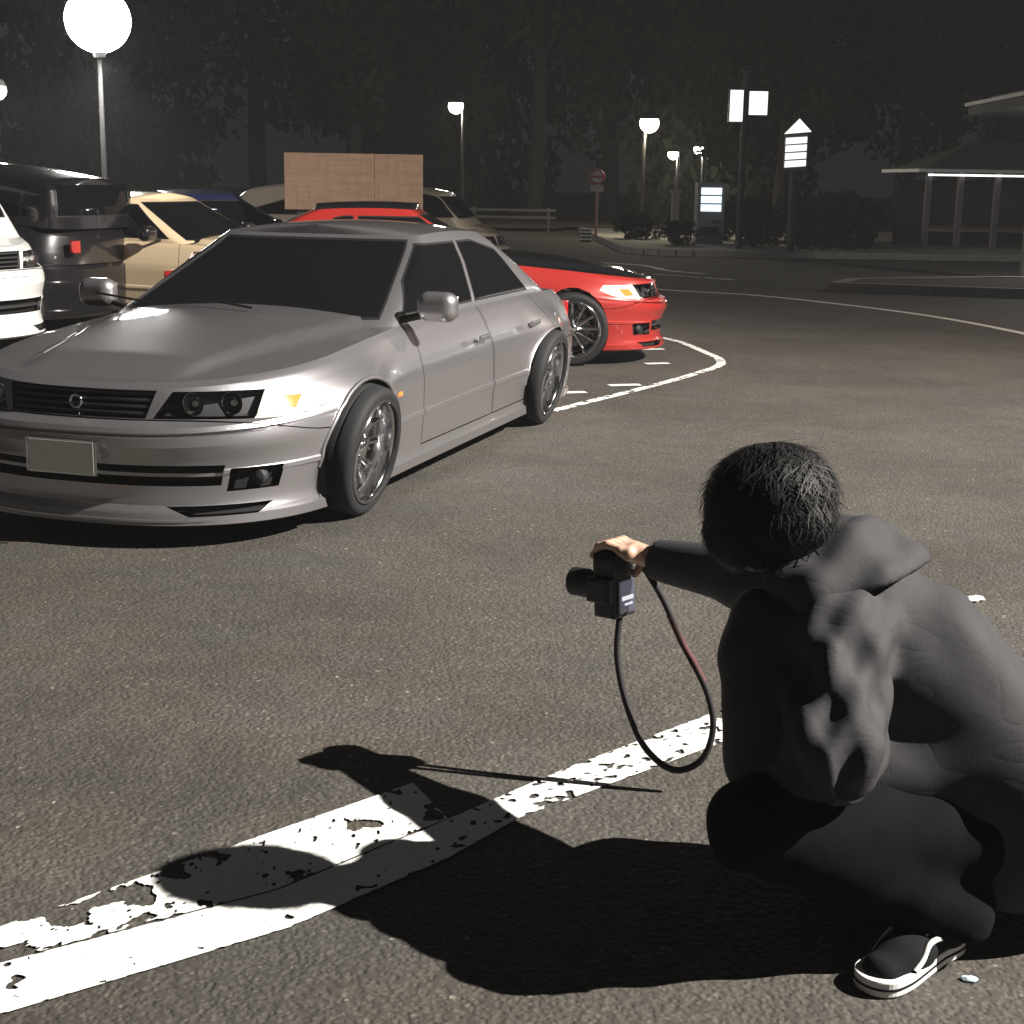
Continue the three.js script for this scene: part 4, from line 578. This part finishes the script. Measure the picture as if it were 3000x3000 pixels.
  { const p = hoodG.attributes.position, u = new Float32Array(p.count * 2); for (let i = 0; i < p.count; i++) { u[i * 2] = (p.getX(i) - p.getZ(i)) * 3; u[i * 2 + 1] = p.getY(i) * 3; } hoodG.setAttribute('uv', new THREE.BufferAttribute(u, 2)); }
  obj('hood', hoodG, cloth, jacket);
  // trousers
  const tl = [[J.lhip, J.lknee, 0.11, 0.092], [J.lknee, J.lank, 0.086, 0.072], [J.rhip, J.rknee, 0.115, 0.086], [J.rknee, J.rank, 0.086, 0.072], [J.lhip, J.rhip, 0.12, 0.12], [J.lank, [0.885, 0.085, -2.71], 0.074, 0.078]];
  const tb = caps(tl, 0.04); obj('trousers', rel(nets((x, y, z) => Math.max(tb(x, y, z) + 0.010 * (fbm(x * 8, y * 8, z * 8, 3) - 0.5) + 0.004 * Math.sin(x * 38 - y * 30 + 5 * noise(x * 6, y * 6, z * 6)), 0.062 - y), [0.33, 0.03, -3.28], [1.24, 0.46, -2.48], 0.009)), phys([0.006, 0.006, 0.007], 0.95, 0, { specularIntensity: 0.15 }), person);
  // shoes
  const rubberW = std([0.78, 0.77, 0.74], 0.6), canvas = phys([0.012, 0.012, 0.013], 0.95, 0, { specularIntensity: 0.2 });
  const shoe = (heel, toe) => {
    const s = new THREE.Group(); s.name = 'shoe'; person.add(s); s.position.set(heel[0] - 0.75, 0, heel[1] + 2.7); s.rotation.y = Math.atan2(-(toe[1] - heel[1]), toe[0] - heel[0]);
    const out = [[-0.045, 0], [-0.04, 0.024], [-0.02, 0.036], [0.05, 0.036], [0.12, 0.044], [0.18, 0.05], [0.225, 0.044], [0.245, 0.026], [0.252, 0]], full = [...out, ...out.slice(1, -1).reverse().map(([x, z]) => [x, -z])];
    const sh = new THREE.Shape(); new THREE.CatmullRomCurve3(full.map((p) => V(p[0], p[1], 0)), true).getPoints(60).forEach((p, i) => (i ? sh.lineTo(p.x, p.y) : sh.moveTo(p.x, p.y)));
    const sole = new THREE.ExtrudeGeometry(sh, { depth: 0.026, bevelSize: 0.003, bevelThickness: 0.003, bevelSegments: 2, curveSegments: 40 }).rotateX(-Math.PI / 2).translate(0, 0.0055, 0);
    obj('sole', sole, rubberW, s); obj('welt', new THREE.ExtrudeGeometry(sh, { depth: 0.004, bevelSize: 0.0045, bevelThickness: 0.001, bevelSegments: 1 }).rotateX(-Math.PI / 2).translate(0, 0.0165, 0), canvas, s);
    const up = nets((x, y, z) => { let d = cap(x, y, z, [0.0, 0.05, 0], [0.0, 0.10, 0], 0.036, 0.034); d = smin(d, cap(x, y, z * 0.88, [0.0, 0.05, 0], [0.14, 0.045, 0], 0.036, 0.036), 0.03); d = smin(d, cap(x, y * 1.1, z * 0.86, [0.12, 0.045, 0], [0.205, 0.036, 0], 0.038, 0.034), 0.03); return Math.max(d, 0.028 - y, y - 0.118); }, [-0.07, 0.01, -0.07], [0.28, 0.14, 0.07], 0.005);
    obj('upper', up, canvas, s);
    for (const q of [-1, 1]) { const w = [[0.165, 0.036, 0.0475], [0.14, 0.052, 0.0475], [0.115, 0.072, 0.0425], [0.085, 0.074, 0.0415], [0.05, 0.062, 0.0415], [0.01, 0.058, 0.0385], [-0.028, 0.060, 0.027]]; obj('side_stripe', tube(w.map(([x, y, z]) => [x, y, q * z]), 0.0058, 40, 8), rubberW, s); }
    obj('laces', [0, 1, 2, 3].map((k) => bar([0.075 + k * 0.022, 0.088 - k * 0.009, -0.026], [0.075 + k * 0.022, 0.088 - k * 0.009, 0.026], 0.0035, 6)), rubberW, s); obj('heel_tab', box(0.006, 0.03, 0.022, -0.037, 0.085, 0, 0.002), rubberW, s);
  };
  shoe([0.878, -2.722], [0.688, -2.557]); shoe([0.96, -3.06], [0.76, -3.12]);
}
{ // the hand-held camera
  const c = thing('hand_held_camera', camAt); tag(c, 'black camera held upright by the crouching person, strap hanging in a loop', 'camera');
  const m = new THREE.Matrix4().makeBasis(D0, U0, R0), put = (g) => g.applyMatrix4(m), blk = std([0.014, 0.014, 0.015], 0.5), screen = phys([0.05, 0.05, 0.07], 0.12, 0, { clearcoat: 1, emissive: lin(0.5, 0.5, 0.75), emissiveIntensity: 0.10 });
  obj('body', put(box(0.062, 0.158, 0.098, 0, 0, 0, 0.008)), blk, c); obj('grip', put(box(0.052, 0.05, 0.098, 0.012, 0.062, 0, 0.016)), blk, c);
  obj('viewfinder_hump', put(box(0.07, 0.062, 0.03, 0, -0.005, -0.06, 0.008)), blk, c);
  obj('lens', put(lathe([[0.001, 0.118], [0.026, 0.116], [0.034, 0.122], [0.037, 0.12], [0.037, 0.075], [0.034, 0.072], [0.036, 0.06], [0.036, 0.03], [0.03, 0.02]], 32).rotateZ(-Math.PI / 2).translate(0.01, -0.01, 0)), blk, c);
  const scr = obj('screen', put(box(0.006, 0.080, 0.060, -0.034, -0.026, 0.004, 0.002)), screen, c);
  obj('screen_border', put(box(0.004, 0.088, 0.068, -0.0325, -0.026, 0.004, 0.001)), std([0.10, 0.10, 0.11], 0.4), scr);
  obj('screen_bar', [put(box(0.003, 0.010, 0.044, -0.0375, -0.030, 0.004)), put(box(0.003, 0.005, 0.030, -0.0375, -0.046, 0.008))], glow([0.95, 0.95, 1], 0.9), scr);
  obj('button', [0, 1, 2].map((k) => put(cyl(0.005, 0.005, 0.004, 0, 0, 0, 12).rotateZ(Math.PI / 2).translate(-0.033, 0.035 + k * 0.014, 0.034))), std([0.1, 0.1, 0.1], 0.4), c);
  const P = (p) => p.map((v, i) => v - camAt[i]);
  const strap = tube([[0.276, 0.430, -3.60], [0.272, 0.330, -3.58], [0.301, 0.200, -3.55], [0.352, 0.100, -3.52], [0.420, 0.058, -3.50], [0.482, 0.088, -3.49], [0.509, 0.170, -3.49], [0.493, 0.262, -3.50], [0.433, 0.376, -3.53], [0.378, 0.490, -3.56], [0.325, 0.572, -3.585]].map(P), 0.0085, 90, 8);
  obj('strap', strap, std([0.02, 0.016, 0.018], 0.8), c); obj('strap_label', tube([[0.482, 0.290, -3.507], [0.460, 0.332, -3.518], [0.433, 0.376, -3.53], [0.396, 0.452, -3.551]].map(P), 0.0090, 20, 8), std([0.10, 0.03, 0.03], 0.8), c);
}
{ // litter
  const crumple = (s) => { const g = new THREE.IcosahedronGeometry(s, 1); const p = g.attributes.position; for (let i = 0; i < p.count; i++) { const k = 0.7 + 0.6 * hash(Math.round(p.getX(i) * 3000), Math.round(p.getY(i) * 3000), Math.round(p.getZ(i) * 3000)); p.setXYZ(i, p.getX(i) * k * 1.5, p.getY(i) * k * 0.5 + s * 0.45, p.getZ(i) * k); } g.computeVertexNormals(); return g; };
  const a = obj('paper_scrap', crumple(0.022), std([0.8, 0.8, 0.78], 0.7)); a.position.set(1.72, 0, -5.3); tag(a, 'crumpled white paper scrap on the asphalt beyond the crouching person', 'litter');
  const b = obj('paper_scrap', crumple(0.010), std([0.5, 0.62, 0.68], 0.6)); b.position.set(0.90, 0, -2.61); tag(b, 'tiny pale blue scrap on the asphalt beside the white soled shoe', 'litter');
}
renderer.render(scene, camera);
